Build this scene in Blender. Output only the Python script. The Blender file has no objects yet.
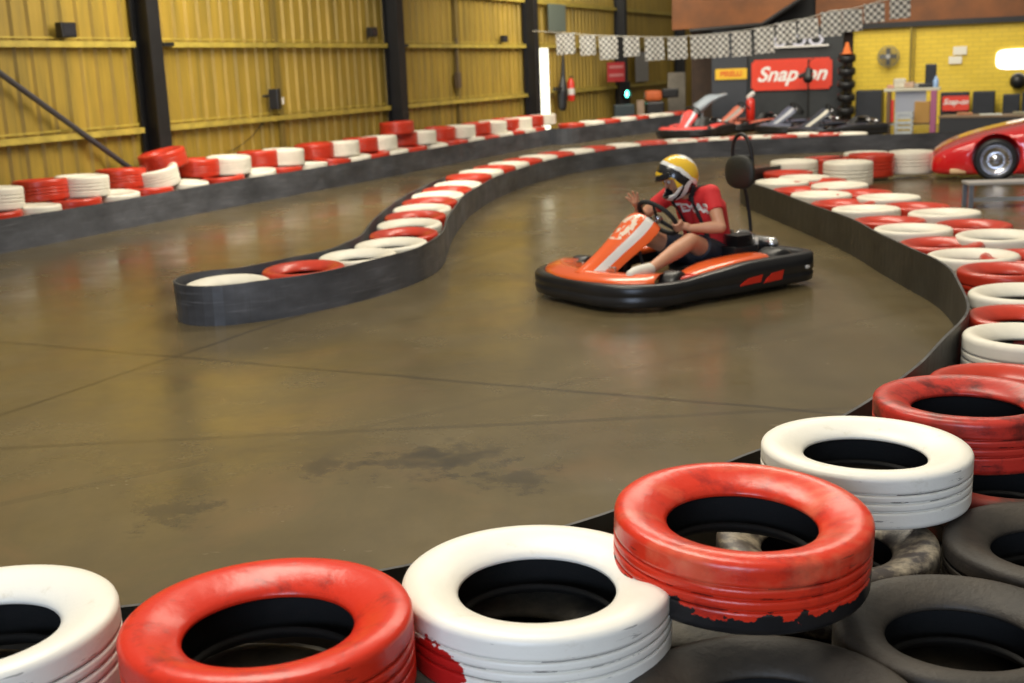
import bpy, bmesh, math, random
from mathutils import Vector, Matrix
R = math.radians
random.seed(7)
scn = bpy.context.scene
col = scn.collection
# ------------------------------------------------------------ camera
FPX, CAMH = 1200.0, 1.6
PITCH = math.atan((341.5-70)/FPX)
cd = bpy.data.cameras.new('camera'); cam = bpy.data.objects.new('camera', cd); col.objects.link(cam)
cd.sensor_width = 36; cd.lens = FPX/1024*36
CM = Matrix.Translation((0, 0, CAMH)) @ Matrix.Rotation(math.pi/2-PITCH, 4, 'X') @ Matrix.Rotation(-.04, 4, 'Z')
cam.matrix_world = CM
cd.clip_end = 300
cd.dof.use_dof = True; cd.dof.focus_distance = 3.6; cd.dof.aperture_fstop = 4.0
scn.camera = cam
# ------------------------------------------------------------ world and lights
w = bpy.data.worlds.new('world'); scn.world = w; w.use_nodes = True
wn = w.node_tree.nodes; wl = w.node_tree.links
bg = wn['Background']
tc = wn.new('ShaderNodeTexCoord'); sx = wn.new('ShaderNodeSeparateXYZ'); rp = wn.new('ShaderNodeValToRGB')
wl.new(tc.outputs['Generated'], sx.inputs[0]); wl.new(sx.outputs['Z'], rp.inputs[0]); wl.new(rp.outputs[0], bg.inputs[0])
rp.color_ramp.elements[0].position = 0; rp.color_ramp.elements[0].color = (.30, .27, .22, 1)
rp.color_ramp.elements[1].position = 1; rp.color_ramp.elements[1].color = (1.0, .92, .76, 1)
bg.inputs[1].default_value = .40
def area(name, loc, target, sx_, sy_, power, color):
    l = bpy.data.lights.new(name, 'AREA'); l.shape = 'RECTANGLE'; l.size = sx_; l.size_y = sy_; l.energy = power; l.color = color
    o = bpy.data.objects.new(name, l); col.objects.link(o); o.location = loc
    o.rotation_euler = (Vector(target)-Vector(loc)).to_track_quat('-Z', 'Y').to_euler()
    return o
area('doorway_daylight', (-2.5, -6, 2.6), (1, 4, .6), 5, 3.2, 560, (.62, .76, 1))
area('roof_light_near', (-1.0, 4.5, 6.5), (.3, 3.0, 0), 2.0, 5, 420, (1, .93, .78))
area('roof_light_middle', (2.0, 12, 6.5), (1.5, 12, 0), 2.0, 6, 500, (1, .91, .74))
area('roof_light_far', (6.5, 22, 6.5), (8, 27, 1), 3, 6, 600, (1, .93, .8))
area('fill_light_far_left', (1.5, 27, 6.0), (.5, 31, 1), 2, 8, 420, (1, .93, .78))  # added fill without a known lamp, brightens the far ochre wall
area('roof_light_wall', (-3.0, 16, 6.0), (-5.5, 21, 1), 2.0, 10, 520, (1, .92, .78))
scn.view_settings.view_transform = 'Standard'; scn.view_settings.look = 'None'
scn.view_settings.gamma = 1; scn.view_settings.exposure = 0.0
try: scn.view_settings.use_curve_mapping = False
except Exception: pass
# ------------------------------------------------------------ placing helpers (photo pixel -> point on a real plane)
CR = CM.to_3x3(); CO = Vector((0, 0, CAMH))
def ray(px, py): return CR @ Vector((px-512, 341.5-py, -FPX))
def at(px, py, z=0):
    d = ray(px, py); t = (z-CAMH)/d.z; p = CO+d*t; p.z = z; return p
def aty(px, py, Y):
    d = ray(px, py); return CO+d*(Y/d.y)
def onplane(px, py, p0, n):
    d = ray(px, py); n = Vector(n); return CO+d*(((Vector(p0)-CO).dot(n))/d.dot(n))
PHI = R(23.6); WD = Vector((math.sin(PHI), math.cos(PHI), 0)); WN = Vector((math.cos(PHI), -math.sin(PHI), 0))   # along the left wall / into the room
def lw(s, off, z): return WD*s + WN*(-10.6+off) + Vector((0, 0, z))
def lwp(px, py, off=0): return onplane(px, py, lw(0, off, 0), WN)
BN = Vector((-.4, -.916, 0)).normalized(); BD = Vector((.916, -.4, 0)).normalized(); B0 = Vector((10, 28, 0))
def bkp(px, py, off=0): return onplane(px, py, B0+BN*off, BN)
ROOM_YAW = math.atan2(BD.y, BD.x)
# ------------------------------------------------------------ materials
def mat(name, c, rough=.6, metal=0, var=.0, nscale=6, c2=None, bump=0, bscale=40, emit=None, estr=0, coat=0, spec=.5):
    m = bpy.data.materials.new(name); m.use_nodes = True; nt = m.node_tree; b = nt.nodes['Principled BSDF']
    b.inputs['Base Color'].default_value = (*c, 1); b.inputs['Roughness'].default_value = rough; b.inputs['Metallic'].default_value = metal
    b.inputs['Specular IOR Level'].default_value = spec
    if coat: b.inputs['Coat Weight'].default_value = coat; b.inputs['Coat Roughness'].default_value = .12
    t = nt.nodes.new('ShaderNodeTexCoord')
    if var or c2:
        n = nt.nodes.new('ShaderNodeTexNoise'); n.inputs['Scale'].default_value = nscale; n.inputs['Detail'].default_value = 6; n.inputs['Roughness'].default_value = .6
        nt.links.new(t.outputs['Object'], n.inputs['Vector'])
        r = nt.nodes.new('ShaderNodeValToRGB'); r.color_ramp.elements[0].position = .35; r.color_ramp.elements[1].position = .7
        k = c2 if c2 else tuple(v*(1-var) for v in c)
        r.color_ramp.elements[0].color = (*k, 1); r.color_ramp.elements[1].color = (*c, 1)
        nt.links.new(n.outputs['Fac'], r.inputs[0]); nt.links.new(r.outputs[0], b.inputs['Base Color'])
    if bump:
        n2 = nt.nodes.new('ShaderNodeTexNoise'); n2.inputs['Scale'].default_value = bscale; n2.inputs['Detail'].default_value = 4
        nt.links.new(t.outputs['Object'], n2.inputs['Vector'])
        bp = nt.nodes.new('ShaderNodeBump'); bp.inputs['Strength'].default_value = bump; bp.inputs['Distance'].default_value = .01
        nt.links.new(n2.outputs['Fac'], bp.inputs['Height']); nt.links.new(bp.outputs[0], b.inputs['Normal'])
    if emit: b.inputs['Emission Color'].default_value = (*emit, 1); b.inputs['Emission Strength'].default_value = estr
    return m
class G:
    """small node graph helper on a Principled material"""
    def __init__(s, name, rough=.5, metal=0):
        s.m = bpy.data.materials.new(name); s.m.use_nodes = True; s.nt = s.m.node_tree; s.b = s.nt.nodes['Principled BSDF']
        s.b.inputs['Roughness'].default_value = rough; s.b.inputs['Metallic'].default_value = metal
        s.t = s.nt.nodes.new('ShaderNodeTexCoord')
    def link(s, a, b_): s.nt.links.new(a, b_)
    def noise(s, scale, detail=5, vec=None, rough=.6, dist=0):
        n = s.nt.nodes.new('ShaderNodeTexNoise'); n.inputs['Scale'].default_value = scale; n.inputs['Detail'].default_value = detail
        n.inputs['Roughness'].default_value = rough; n.inputs['Distortion'].default_value = dist
        s.link(vec or s.t.outputs['Object'], n.inputs['Vector']); return n.outputs['Fac']
    def ramp(s, fac, stops, interp='LINEAR'):
        r = s.nt.nodes.new('ShaderNodeValToRGB'); r.color_ramp.interpolation = interp; e = r.color_ramp.elements
        while len(e) < len(stops): e.new(.5)
        for i, (p, c) in enumerate(stops):
            e[i].position = p; e[i].color = (*c, 1) if len(c) == 3 else c
        s.link(fac, r.inputs[0]); return r.outputs[0]
    def mix(s, fac, a, b_, mode='MIX'):
        n = s.nt.nodes.new('ShaderNodeMix'); n.data_type = 'RGBA'; n.blend_type = mode
        for v, i in ((fac, 0), (a, 6), (b_, 7)):
            if isinstance(v, (int, float)): n.inputs[i].default_value = v
            elif isinstance(v, tuple): n.inputs[i].default_value = (*v, 1)
            else: s.link(v, n.inputs[i])
        return n.outputs[2]
    def math(s, op, a, b_=0, c=0):
        n = s.nt.nodes.new('ShaderNodeMath'); n.operation = op
        for i, v in enumerate((a, b_, c)):
            if isinstance(v, (int, float)): n.inputs[i].default_value = v
            else: s.link(v, n.inputs[i])
        return n.outputs[0]
    def mapping(s, scale=(1, 1, 1), rot=(0, 0, 0), loc=(0, 0, 0), src='Object'):
        n = s.nt.nodes.new('ShaderNodeMapping'); n.inputs['Scale'].default_value = scale; n.inputs['Rotation'].default_value = rot; n.inputs['Location'].default_value = loc
        s.link(s.t.outputs[src], n.inputs[0]); return n.outputs[0]
    def xyz(s, vec=None):
        n = s.nt.nodes.new('ShaderNodeSeparateXYZ'); s.link(vec or s.t.outputs['Object'], n.inputs[0]); return n.outputs
    def vdist(s, p):
        n = s.nt.nodes.new('ShaderNodeVectorMath'); n.operation = 'DISTANCE'; s.link(s.t.outputs['Object'], n.inputs[0]); n.inputs[1].default_value = p; return n.outputs['Value']
    def bump(s, h, strength=.3, dist=.01):
        n = s.nt.nodes.new('ShaderNodeBump'); n.inputs['Strength'].default_value = strength; n.inputs['Distance'].default_value = dist
        s.link(h, n.inputs['Height']); s.link(n.outputs[0], s.b.inputs['Normal'])
    def color(s, c): s.link(c, s.b.inputs['Base Color'])

def rubber_mat(name, c=(.018, .017, .016), dust=(.10, .085, .06), lo=.45, hi=.8, rough=.62):
    g = G(name, rough)
    f = g.noise(7, 8)
    g.color(g.ramp(f, [(lo, c), (hi, dust)])); g.bump(g.noise(60, 4), .25); return g.m
M_rubber = rubber_mat('black_rubber')
M_inner = rubber_mat('inner_rubber', (.006, .006, .0058), (.018, .016, .014), .5, .85, .85)
M_dusty = rubber_mat('dusty_rubber', (.016, .0135, .011), (.055, .043, .030), .25, .85, .6)
def paint_mat(name, base, worn, groove, wear=.62, splotch=None, under=None, rough=.38, scuff=None):
    """paint rolled on a tyre: worn specks, unpainted tread grooves, optional splash of another paint, unpainted lower tread"""
    g = G(name, rough)
    f = g.noise(9, 9, rough=.7)
    c = g.ramp(f, [(wear-.06, base), (wear+.09, worn)])
    # streaky scuffs round the tread
    x, y, z = g.xyz()[:3]
    r2 = g.math('SQRT', g.math('ADD', g.math('MULTIPLY', x, x), g.math('MULTIPLY', y, y)))
    tread = g.math('GREATER_THAN', r2, .2965)
    st = g.noise(22, 6, vec=g.mapping((.5, .5, 3.2)))
    gm = g.math('MULTIPLY', tread, g.math('GREATER_THAN', st, .66))
    c = g.mix(g.math('MULTIPLY', gm, .7), c, groove)
    # bare grooves (their floor lies deeper than the tread)
    inner = g.math('MULTIPLY', g.math('LESS_THAN', r2, .2945), g.math('GREATER_THAN', r2, .2905))
    band = g.math('LESS_THAN', g.math('ABSOLUTE', z), .062)
    gr = g.math('MULTIPLY', g.math('MULTIPLY', inner, band), g.math('GREATER_THAN', g.noise(5, 3), .50))
    c = g.mix(g.math('MULTIPLY', gr, .85), c, groove)
    if splotch:
        p, rad, sc = splotch
        d = g.math('ADD', g.vdist(p), g.math('MULTIPLY', g.math('SUBTRACT', g.noise(25, 5), .5), .14))
        c = g.mix(g.math('LESS_THAN', d, rad), c, sc)
    if under:
        n = g.math('ADD', z, g.math('MULTIPLY', g.math('SUBTRACT', g.noise(11, 6), .5), .16))
        c = g.mix(g.ramp(n, [(0, (1, 1, 1)), (.045, (0, 0, 0))]) if False else g.math('LESS_THAN', n, under), c, (.014, .013, .013))
    if scuff:
        n = g.noise(5, 6, vec=g.mapping((1, 2.2, 1), (0, 0, .6)))
        top = g.math('GREATER_THAN', z, .03)
        c = g.mix(g.math('MULTIPLY', top, g.ramp(n, [(.50, (0, 0, 0)), (.78, (.7,)*3)])), c, scuff)
    g.color(c)
    g.bump(g.math('ADD', g.noise(30, 6), g.math('MULTIPLY', g.noise(5, 2), 2)), .25, .006)
    return g.m
WHITE = (.86, .83, .74); REDC = (.68, .030, .010)
M_white = paint_mat('white_tyre_paint', WHITE, (.70, .65, .53), (.10, .09, .08), .66)
M_white_far = mat('chalky_white_paint', (.85, .80, .67), .5, var=.14, nscale=5)
M_red = paint_mat('red_tyre_paint', REDC, (.36, .018, .01), (.05, .006, .005), .60, rough=.30)
M_red_far = mat('faded_red_paint', (.62, .044, .018), .33, var=.30, nscale=5, coat=.15)
M_white_red = paint_mat('white_paint_with_red_splash', WHITE, (.70, .65, .53), (.12, .1, .1), .68, splotch=((-.215, -.20, -.045), .085, (.50, .012, .010)))
M_red_worn = paint_mat('red_paint_worn_off_below', (.68, .034, .012), (.40, .018, .01), (.05, .006, .005), .58, under=-.052, scuff=(.78, .22, .11), rough=.28)
M_red_dirty = paint_mat('old_scratched_red_paint', (.50, .030, .018), (.14, .012, .01), (.05, .006, .005), .55, scuff=(.22, .03, .02), rough=.35)
M_bone = paint_mat('scraped_white_paint', (.33, .28, .20), (.05, .04, .035), (.04, .03, .03), .47)
M_redbrown = rubber_mat('rubber_with_red_smears', (.05, .030, .022), (.28, .035, .02), .45, .62)
M_belt = None
def belt_mat():
    g = G('conveyor_belt_rubber', .5)
    f = g.noise(1.6, 6, vec=g.mapping((1, 1, 2.5)))
    c = g.ramp(f, [(.3, (.035, .037, .043)), (.6, (.085, .089, .102)), (.8, (.14, .148, .17))])
    s = g.noise(9, 7, vec=g.mapping((.25, .25, 5)))
    c = g.mix(g.ramp(s, [(.55, (0, 0, 0)), (.7, (.5, .5, .5))]), c, (.19, .19, .21))
    g.color(c); g.bump(g.noise(2.5, 3), .5, .03)
    g.link(g.ramp(g.noise(3, 5), [(.3, (.34,)*3), (.7, (.62,)*3)]), g.b.inputs['Roughness'])
    return g.m
M_belt = belt_mat()
def belt_dark():
    g = G('dark_olive_belt_rubber', .5)
    f = g.noise(1.6, 6, vec=g.mapping((1, 1, 1.5)))
    g.color(g.ramp(f, [(.3, (.012, .012, .010)), (.7, (.035, .034, .028))])); g.bump(g.noise(2.5, 3), .5, .03)
    return g.m
M_belt_dark = belt_dark()
M_belt_edge = mat('scuffed_belt_edge', (.13, .125, .12), .7, c2=(.03, .03, .03), nscale=9)
M_steel_dark = mat('dark_painted_steel', (.012, .012, .013), .5, var=.3)
M_yellow_rail = mat('yellow_painted_rail', (.56, .42, .07), .5, c2=(.34, .26, .05), nscale=4)
M_black = mat('black_plastic', (.014, .014, .015), .38, var=.2)
M_blackmatt = mat('matt_black', (.012, .012, .012), .8)
M_chrome = mat('bright_metal', (.62, .62, .64), .25, 1)
M_grey = mat('grey_paint', (.33, .34, .36), .5, var=.2)
M_orange = mat('orange_kart_plastic', (.80, .115, .018), .22, coat=.5, var=.1)
M_kred = mat('red_kart_plastic', (.62, .025, .012), .3, coat=.3)
M_kwhite = mat('white_kart_plastic', (.72, .69, .66), .3, coat=.3, var=.1)
M_fabric_black = mat('black_webbing', (.015, .015, .017), .8)
# ------------------------------------------------------------ mesh helpers
def link(name, me, m, parent=None, smooth=False):
    o = bpy.data.objects.new(name, me); col.objects.link(o)
    for mm in (m if isinstance(m, (list, tuple)) else [m]): me.materials.append(mm)
    if parent: o.parent = parent
    if smooth:
        for p in me.polygons: p.use_smooth = True
    return o
def fin(name, bm, m, parent=None, smooth=False, recalc=True):
    if recalc: bmesh.ops.recalc_face_normals(bm, faces=bm.faces)
    me = bpy.data.meshes.new(name); bm.to_mesh(me); bm.free()
    return link(name, me, m, parent, smooth)
def tag(o, label=None, cat=None, group=None, kind=None):
    if label: o['label'] = label
    if cat: o['category'] = cat
    if group: o['group'] = group
    if kind: o['kind'] = kind
    return o
def empty(name, loc=(0, 0, 0), rz=0, label=None, cat=None, group=None):
    o = bpy.data.objects.new(name, None); col.objects.link(o); o.location = loc; o.rotation_euler = (0, 0, rz); o.empty_display_size = .1
    return tag(o, label, cat, group)
def box(bm, c, s, rz=0, bev=0, M=None, mi=0):
    r = bmesh.ops.create_cube(bm, size=1); vs = r['verts']
    mt = Matrix.Translation(c) @ Matrix.Rotation(rz, 4, 'Z') @ Matrix.Diagonal((*s, 1))
    if M is not None: mt = M @ mt
    bmesh.ops.transform(bm, matrix=mt, verts=vs)
    fs = {f for v in vs for f in v.link_faces}
    for f in fs: f.material_index = mi
    if bev:
        es = {e for v in vs for e in v.link_edges}
        bmesh.ops.bevel(bm, geom=list(es), offset=bev, segments=2, affect='EDGES', profile=.6)
    return vs
def tube(bm, pts, rad, seg=10, caps='round', closed=False, mi=0, flat=None):
    pts = [Vector(p) for p in pts]; n = len(pts)
    if not isinstance(rad, (list, tuple)): rad = [rad]*n
    P, Q = list(pts), list(rad)
    if caps == 'round' and not closed:
        d0 = (pts[0]-pts[1]).normalized(); d1 = (pts[-1]-pts[-2]).normalized()
        a = [(pts[0]+d0*rad[0]*math.sin(t), rad[0]*math.cos(t)) for t in (1.45, 1.05, .6, .3)]
        b = [(pts[-1]+d1*rad[-1]*math.sin(t), rad[-1]*math.cos(t)) for t in (.3, .6, 1.05, 1.45)]
        P = [x[0] for x in a]+P+[x[0] for x in b]; Q = [x[1] for x in a]+Q+[x[1] for x in b]
    n = len(P); rings = []; up = None
    for i in range(n):
        if closed: t = (P[(i+1) % n]-P[i-1])
        else: t = P[min(i+1, n-1)]-P[max(i-1, 0)]
        t.normalize()
        if up is None:
            up = Vector((0, 0, 1)) if abs(t.z) < .9 else Vector((1, 0, 0))
        u = (up-t*up.dot(t)).normalized(); v = t.cross(u); up = u
        fu, fv = flat if flat else (1, 1)
        rings.append([bm.verts.new(P[i]+(u*math.cos(k*2*math.pi/seg)*fu+v*math.sin(k*2*math.pi/seg)*fv)*Q[i]) for k in range(seg)])
    m = n if closed else n-1
    for i in range(m):
        a, b = rings[i], rings[(i+1) % n]
        for k in range(seg):
            f = bm.faces.new((a[k], a[(k+1) % seg], b[(k+1) % seg], b[k])); f.material_index = mi
    if not closed:
        bm.faces.new(list(reversed(rings[0]))).material_index = mi; bm.faces.new(rings[-1]).material_index = mi
def lathe(bm, prof, seg=48, closed=True, M=None, mi=None, arc=2*math.pi):
    """profile (r,z) turned about z"""
    full = abs(arc-2*math.pi) < 1e-6; ns = seg if full else seg+1; rings = []
    for k in range(ns):
        a = arc*k/seg; rings.append([bm.verts.new(Vector((r*math.cos(a), r*math.sin(a), z)) if M is None else M @ Vector((r*math.cos(a), r*math.sin(a), z))) for r, z in prof])
    n = len(prof)
    for k in range(seg):
        A, B = rings[k], rings[(k+1) % ns]
        for i in range(n if closed else n-1):
            j = (i+1) % n
            try:
                f = bm.faces.new((A[i], B[i], B[j], A[j]))
                if mi: f.material_index = mi[i]
            except ValueError: pass
def catmull(pts, step=6, closed=False):
    pts = [Vector(p) for p in pts]; n = len(pts); out = []
    for i in range(n if closed else n-1):
        g = (lambda k: pts[k % n]) if closed else (lambda k: pts[max(0, min(n-1, k))])
        a, b, c, d = g(i-1), g(i), g(i+1), g(i+2)
        for j in range(step):
            t = j/step
            out.append(.5*((2*b)+(c-a)*t+(2*a-5*b+4*c-d)*t*t+(-a+3*b-3*c+d)*t**3))
    if not closed: out.append(pts[-1])
    return out
def wallstrip(bm, pts, h, th, mi=0):
    """a standing sheet of height h and thickness th along a ground line"""
    n = len(pts); L = []
    for i in range(n):
        t = (pts[min(i+1, n-1)]-pts[max(i-1, 0)]); t.z = 0; t.normalize(); s = Vector((-t.y, t.x, 0))*th/2
        p = Vector((pts[i].x, pts[i].y, 0)); wob = Vector((-t.y, t.x, 0))*.006*math.sin(i*.43)
        hh = h+.004*math.sin(i*.31)
        L.append([bm.verts.new(p-s), bm.verts.new(p-s+wob+Vector((0, 0, hh))), bm.verts.new(p+s+wob+Vector((0, 0, hh))), bm.verts.new(p+s)])
    for i in range(n-1):
        for k in range(4):
            f = bm.faces.new((L[i][k], L[i+1][k], L[i+1][(k+1) % 4], L[i][(k+1) % 4])); f.material_index = 1 if k == 1 else 0
    bm.faces.new(L[0]); bm.faces.new(list(reversed(L[-1])))
def text_mesh(name, s, size, m, parent=None, shear=0, bold=0, extrude=.002, M=None, align='CENTER', sx=1):
    cu = bpy.data.curves.new('t', 'FONT'); cu.body = s; cu.size = size; cu.shear = shear; cu.offset = bold; cu.extrude = extrude
    cu.align_x = align; cu.align_y = 'CENTER'
    o = bpy.data.objects.new('t', cu); col.objects.link(o)
    dg = bpy.context.evaluated_depsgraph_get(); me = bpy.data.meshes.new_from_object(o.evaluated_get(dg))
    bpy.data.objects.remove(o); bpy.data.curves.remove(cu); me.materials.clear(); me.name = name
    T = Matrix.Diagonal((sx, 1, 1, 1))
    if M is not None: T = M @ T
    me.transform(T)
    return link(name, me, m, parent)
# ------------------------------------------------------------ SETTING
def floor_mat():
    g = G('worn_polished_concrete', .3)
    f1 = g.noise(.45, 8, rough=.62); f2 = g.noise(2.2, 9, vec=g.mapping((1, .35, 1), (0, 0, .5)), rough=.7); f3 = g.noise(.9, 6, dist=1.2)
    c = g.ramp(f1, [(.3, (.095, .072, .034)), (.55, (.140, .108, .054)), (.75, (.185, .145, .078))])
    c = g.mix(g.ramp(f2, [(.42, (0, 0, 0)), (.72, (.55,)*3)]), c, (.085, .068, .042))
    c = g.mix(g.ramp(f3, [(.52, (0, 0, 0)), (.75, (.45,)*3)]), c, (.195, .118, .058))
    # pale scraped specks and dark oily blotches with a shape of their own
    sp = g.noise(5, 7, vec=g.mapping((1, 2.5, 1), (0, 0, .3)))
    c = g.mix(g.ramp(sp, [(.68, (0, 0, 0)), (.76, (.6,)*3)]), c, (.33, .28, .19))
    for p, rad in ((tuple(at(425, 462)), .06), (tuple(at(462, 457)), .05), (tuple(at(175, 512)), .03), (tuple(at(330, 465)), .0), (tuple(at(515, 478)), .02)):
        d = g.math('ADD', g.vdist(p), g.math('MULTIPLY', g.math('SUBTRACT', g.noise(9, 5), .5), .9))
        c = g.mix(g.ramp(g.math('SUBTRACT', d, rad), [(0, (.6,)*3), (.16, (0, 0, 0))]), c, (.045, .038, .028))
    # slab joints and drawn tyre marks
    x, y, z = g.xyz()[:3]
    def line(px, py, ang, wd, k, colr=(.06, .048, .03)):
        nonlocal c
        a = g.math('ADD', g.math('MULTIPLY', g.math('SUBTRACT', x, px), -math.sin(ang)), g.math('MULTIPLY', g.math('SUBTRACT', y, py), math.cos(ang)))
        a = g.math('ADD', a, g.math('MULTIPLY', g.math('SUBTRACT', g.noise(1.2, 3), .5), .06))
        c = g.mix(g.math('MULTIPLY', g.math('LESS_THAN', g.math('ABSOLUTE', a), wd), k), c, colr)
    for (ax, ay), (bx, by), wd, k in LINES: line(ax, ay, math.atan2(by-ay, bx-ax), wd, k)
    g.color(c)
    g.link(g.ramp(g.noise(1.3, 7, rough=.65), [(.3, (.13,)*3), (.72, (.32,)*3)]), g.b.inputs['Roughness'])
    g.bump(g.math('ADD', g.noise(1.4, 4), g.math('MULTIPLY', g.noise(14, 5), .12)), .16, .02)
    g.b.inputs['Specular IOR Level'].default_value = .55
    return g.m
def fl(a, b): p, q = at(*a), at(*b); return (p.x, p.y), (q.x, q.y)
LINES = [(*fl((0, 342), (500, 385)), .02, .75), (*fl((0, 415), (150, 365)), .018, .7), (*fl((0, 448), (340, 432)), .025, .45), (*fl((340, 432), (560, 385)), .03, .22), (*fl((520, 300), (900, 470)), .008, .0)]
bm = bmesh.new(); box(bm, (6, 18, -.05), (44, 56, .1)); tag(fin('floor', bm, floor_mat()), 'worn olive-brown concrete floor of the kart track', kind='structure')

def clad_mat(name, a, b, c3):
    g = G(name, .5)
    st = g.noise(2.2, 6, vec=g.mapping((1.6, 1.6, .12)), rough=.7)
    c = g.ramp(st, [(.3, b), (.55, a), (.8, c3)])
    c = g.mix(g.ramp(g.noise(.5, 4), [(.45, (0, 0, 0)), (.75, (.5,)*3)]), c, b)
    g.color(c); return g.m
M_clad = clad_mat('ochre_corrugated_sheet', (.395, .260, .034), (.205, .148, .028), (.50, .35, .075))
def corrugated(name, p, d, nrm, length, z0, z1, pitch, depth, m, th=.004):
    bm = bmesh.new(); prof = []; s = 0
    while s < length:
        for ds, o in ((0, 0), (.32, 0), (.42, 1), (.68, 1), (.78, 0)): prof.append((s+ds*pitch, o*depth))
        s += pitch
    prof.append((s, 0)); last = None
    for s, o in prof:
        q = p+d*s-nrm*o; a, b = bm.verts.new((q.x, q.y, z0)), bm.verts.new((q.x, q.y, z1))
        if last: bm.faces.new((last[0], a, b, last[1]))
        last = (a, b)
    o = fin(name, bm, m, recalc=False)
    sm = o.modifiers.new('s', 'SOLIDIFY'); sm.thickness = th
    return o
WIN0, WIN1 = 26.42, 27.12
tag(corrugated('wall_left', lw(5.5, -.02, 0), WD, WN, WIN0-5.5, 0, 4.2, .26, .035, M_clad), 'ochre corrugated steel side wall', kind='structure')
tag(corrugated('wall_left', lw(WIN1, -.02, 0), WD, WN, 14.6, 0, 4.2, .26, .035, M_clad), 'far stretch of the ochre corrugated side wall', kind='structure')
tag(corrugated('wall_left', lw(WIN0-.06, -.02, 0), WD, WN, .60, 2.08, 4.2, .26, .035, M_clad), 'ochre sheet above the tall slit window', kind='structure')
# slit window with daylight
M_day = mat('daylit_pane', (.9, .92, .85), .4, emit=(1.0, 1.0, .80), estr=1.6)
bm = bmesh.new(); bm_c = lw((WIN0+WIN1)/2, -.03, 1.04); box(bm, bm_c, (WIN1-WIN0, .02, 2.08), math.pi/2-PHI)
tag(fin('window_1', bm, M_day), 'tall bright slit window in the ochre wall', kind='structure')
# horizontal rails, bay by bay
COLS = [6.1, 12.68, 19.25, 25.62, 32.1, 38.1]
M_seam = mat('dark_ochre_seam', (.20, .14, .03), .6)
for z in (1.06, 2.13, 3.11):
    for i in range(len(COLS)-1):
        a, b = COLS[i]+.17, COLS[i+1]-.17
        segs = [(a, b)] if not (a < WIN0 < b and z < 2.1) else [(WIN1+.02, b)]
        for a, b in segs:
            bm = bmesh.new(); q = lw((a+b)/2, .06, z); ln = b-a
            box(bm, q, (ln, .11, .008), math.pi/2-PHI); box(bm, q+Vector((0, 0, -.035))+WN*.05, (ln, .008, .065), math.pi/2-PHI); box(bm, q+Vector((0, 0, .045))-WN*.03, (ln, .02, .018), math.pi/2-PHI)
            tag(fin('trim_1', bm, M_yellow_rail), 'yellow horizontal cladding rail on the side wall', kind='structure')
for px in (278, 458):      # upright seams between sheets
    p = lwp(px, 90); s = p.dot(WD); bm = bmesh.new(); box(bm, lw(s, .02, 2.1), (.10, .05, 4.2), math.pi/2-PHI)
    tag(fin('trim_2', bm, M_seam), 'dark upright seam between ochre sheets', kind='structure')
# steel columns
def icol(bm, p, h, yaw, w=.36, d=.30, t=.03):
    for s in (-1, 1): box(bm, p+Vector((0, 0, h/2))+Vector((math.cos(yaw+math.pi/2), math.sin(yaw+math.pi/2), 0))*s*(d/2), (w, t, h), yaw)
    box(bm, p+Vector((0, 0, h/2)), (t, d, h), yaw)
names = ['nearest to the left edge of the view', 'between the leftmost bay and the brace', 'rising behind the second red tyre on top of the wall', 'beside the bright slit window', 'carrying the green signal light', 'farthest along the ochre wall, by the brown cladding']
for i, s in enumerate(COLS):
    bm = bmesh.new(); icol(bm, lw(s-.02, .17, 0), 4.2, math.pi/2-PHI, .23, .26)
    box(bm, lw(s+.16, .10, 2.1), (.07, .14, 4.2), math.pi/2-PHI)
    if i == 1: names[i] = 'rising behind the first red tyre on top of the wall'
    tag(fin('steel_column', bm, M_steel_dark), 'black steel column '+names[i], 'column', kind='structure')
    if 0 < i < 4:   # small bracket at the upper rail
        bm = bmesh.new(); box(bm, lw(s+.42, .1, 2.10), (.22, .12, .05), math.pi/2-PHI)
        tag(fin('trim_3', bm, M_steel_dark), 'small steel bracket at the column', kind='structure')
# diagonal braces
bm = bmesh.new(); tube(bm, [lw(9.2, .12, 2.43), lw(12.75, .12, .20)], .035, 8, 'flat'); tag(fin('diagonal_brace', bm, mat('grey_brown_steel', (.055, .05, .055), .6)), 'dark diagonal steel brace running down to the foot of the first column', 'brace', kind='structure')
bm = bmesh.new(); tube(bm, [lw(9.0, .12, 2.0), lw(11.3, .12, 3.4)], .05, 8, 'flat'); tag(fin('diagonal_brace', bm, M_steel_dark), 'dark brace end cutting the top left corner', 'brace', kind='structure')

# back wall
def brick_mat():
    g = G('yellow_painted_brick', .55)
    n = g.nt.nodes.new('ShaderNodeTexBrick'); n.inputs['Scale'].default_value = 1; n.offset = .5
    n.inputs['Brick Width'].default_value = .30; n.inputs['Row Height'].default_value = .10; n.inputs['Mortar Size'].default_value = .008
    n.inputs['Color1'].default_value = (.86, .62, .050, 1); n.inputs['Color2'].default_value = (.80, .57, .042, 1); n.inputs['Mortar'].default_value = (.66, .46, .04, 1)
    g.link(g.mapping((1, 1, 1), (math.pi/2, 0, 0)), n.inputs['Vector'])
    g.color(g.mix(g.ramp(g.noise(.8, 5), [(.5, (0, 0, 0)), (.8, (.4,)*3)]), n.outputs['Color'], (.80, .60, .10)))
    g.bump(n.outputs['Fac'], -.4, .01); return g.m
M_yb = brick_mat(); M_brown = mat('rusty_brown_cladding', (.27, .088, .018), .6, c2=(.14, .05, .013), nscale=1.2)
M_slate = mat('slate_blue_board', (.040, .046, .058), .55, var=.15, nscale=2)
def bs(px, py=100, off=0):   # distance along the back wall of a pixel column
    return (bkp(px, py, off)-B0).dot(BD)
def bz(px, py, off=0): return bkp(px, py, off).z
def bpt(s, off, z): return B0+BD*s+BN*off+Vector((0, 0, z))
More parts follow.
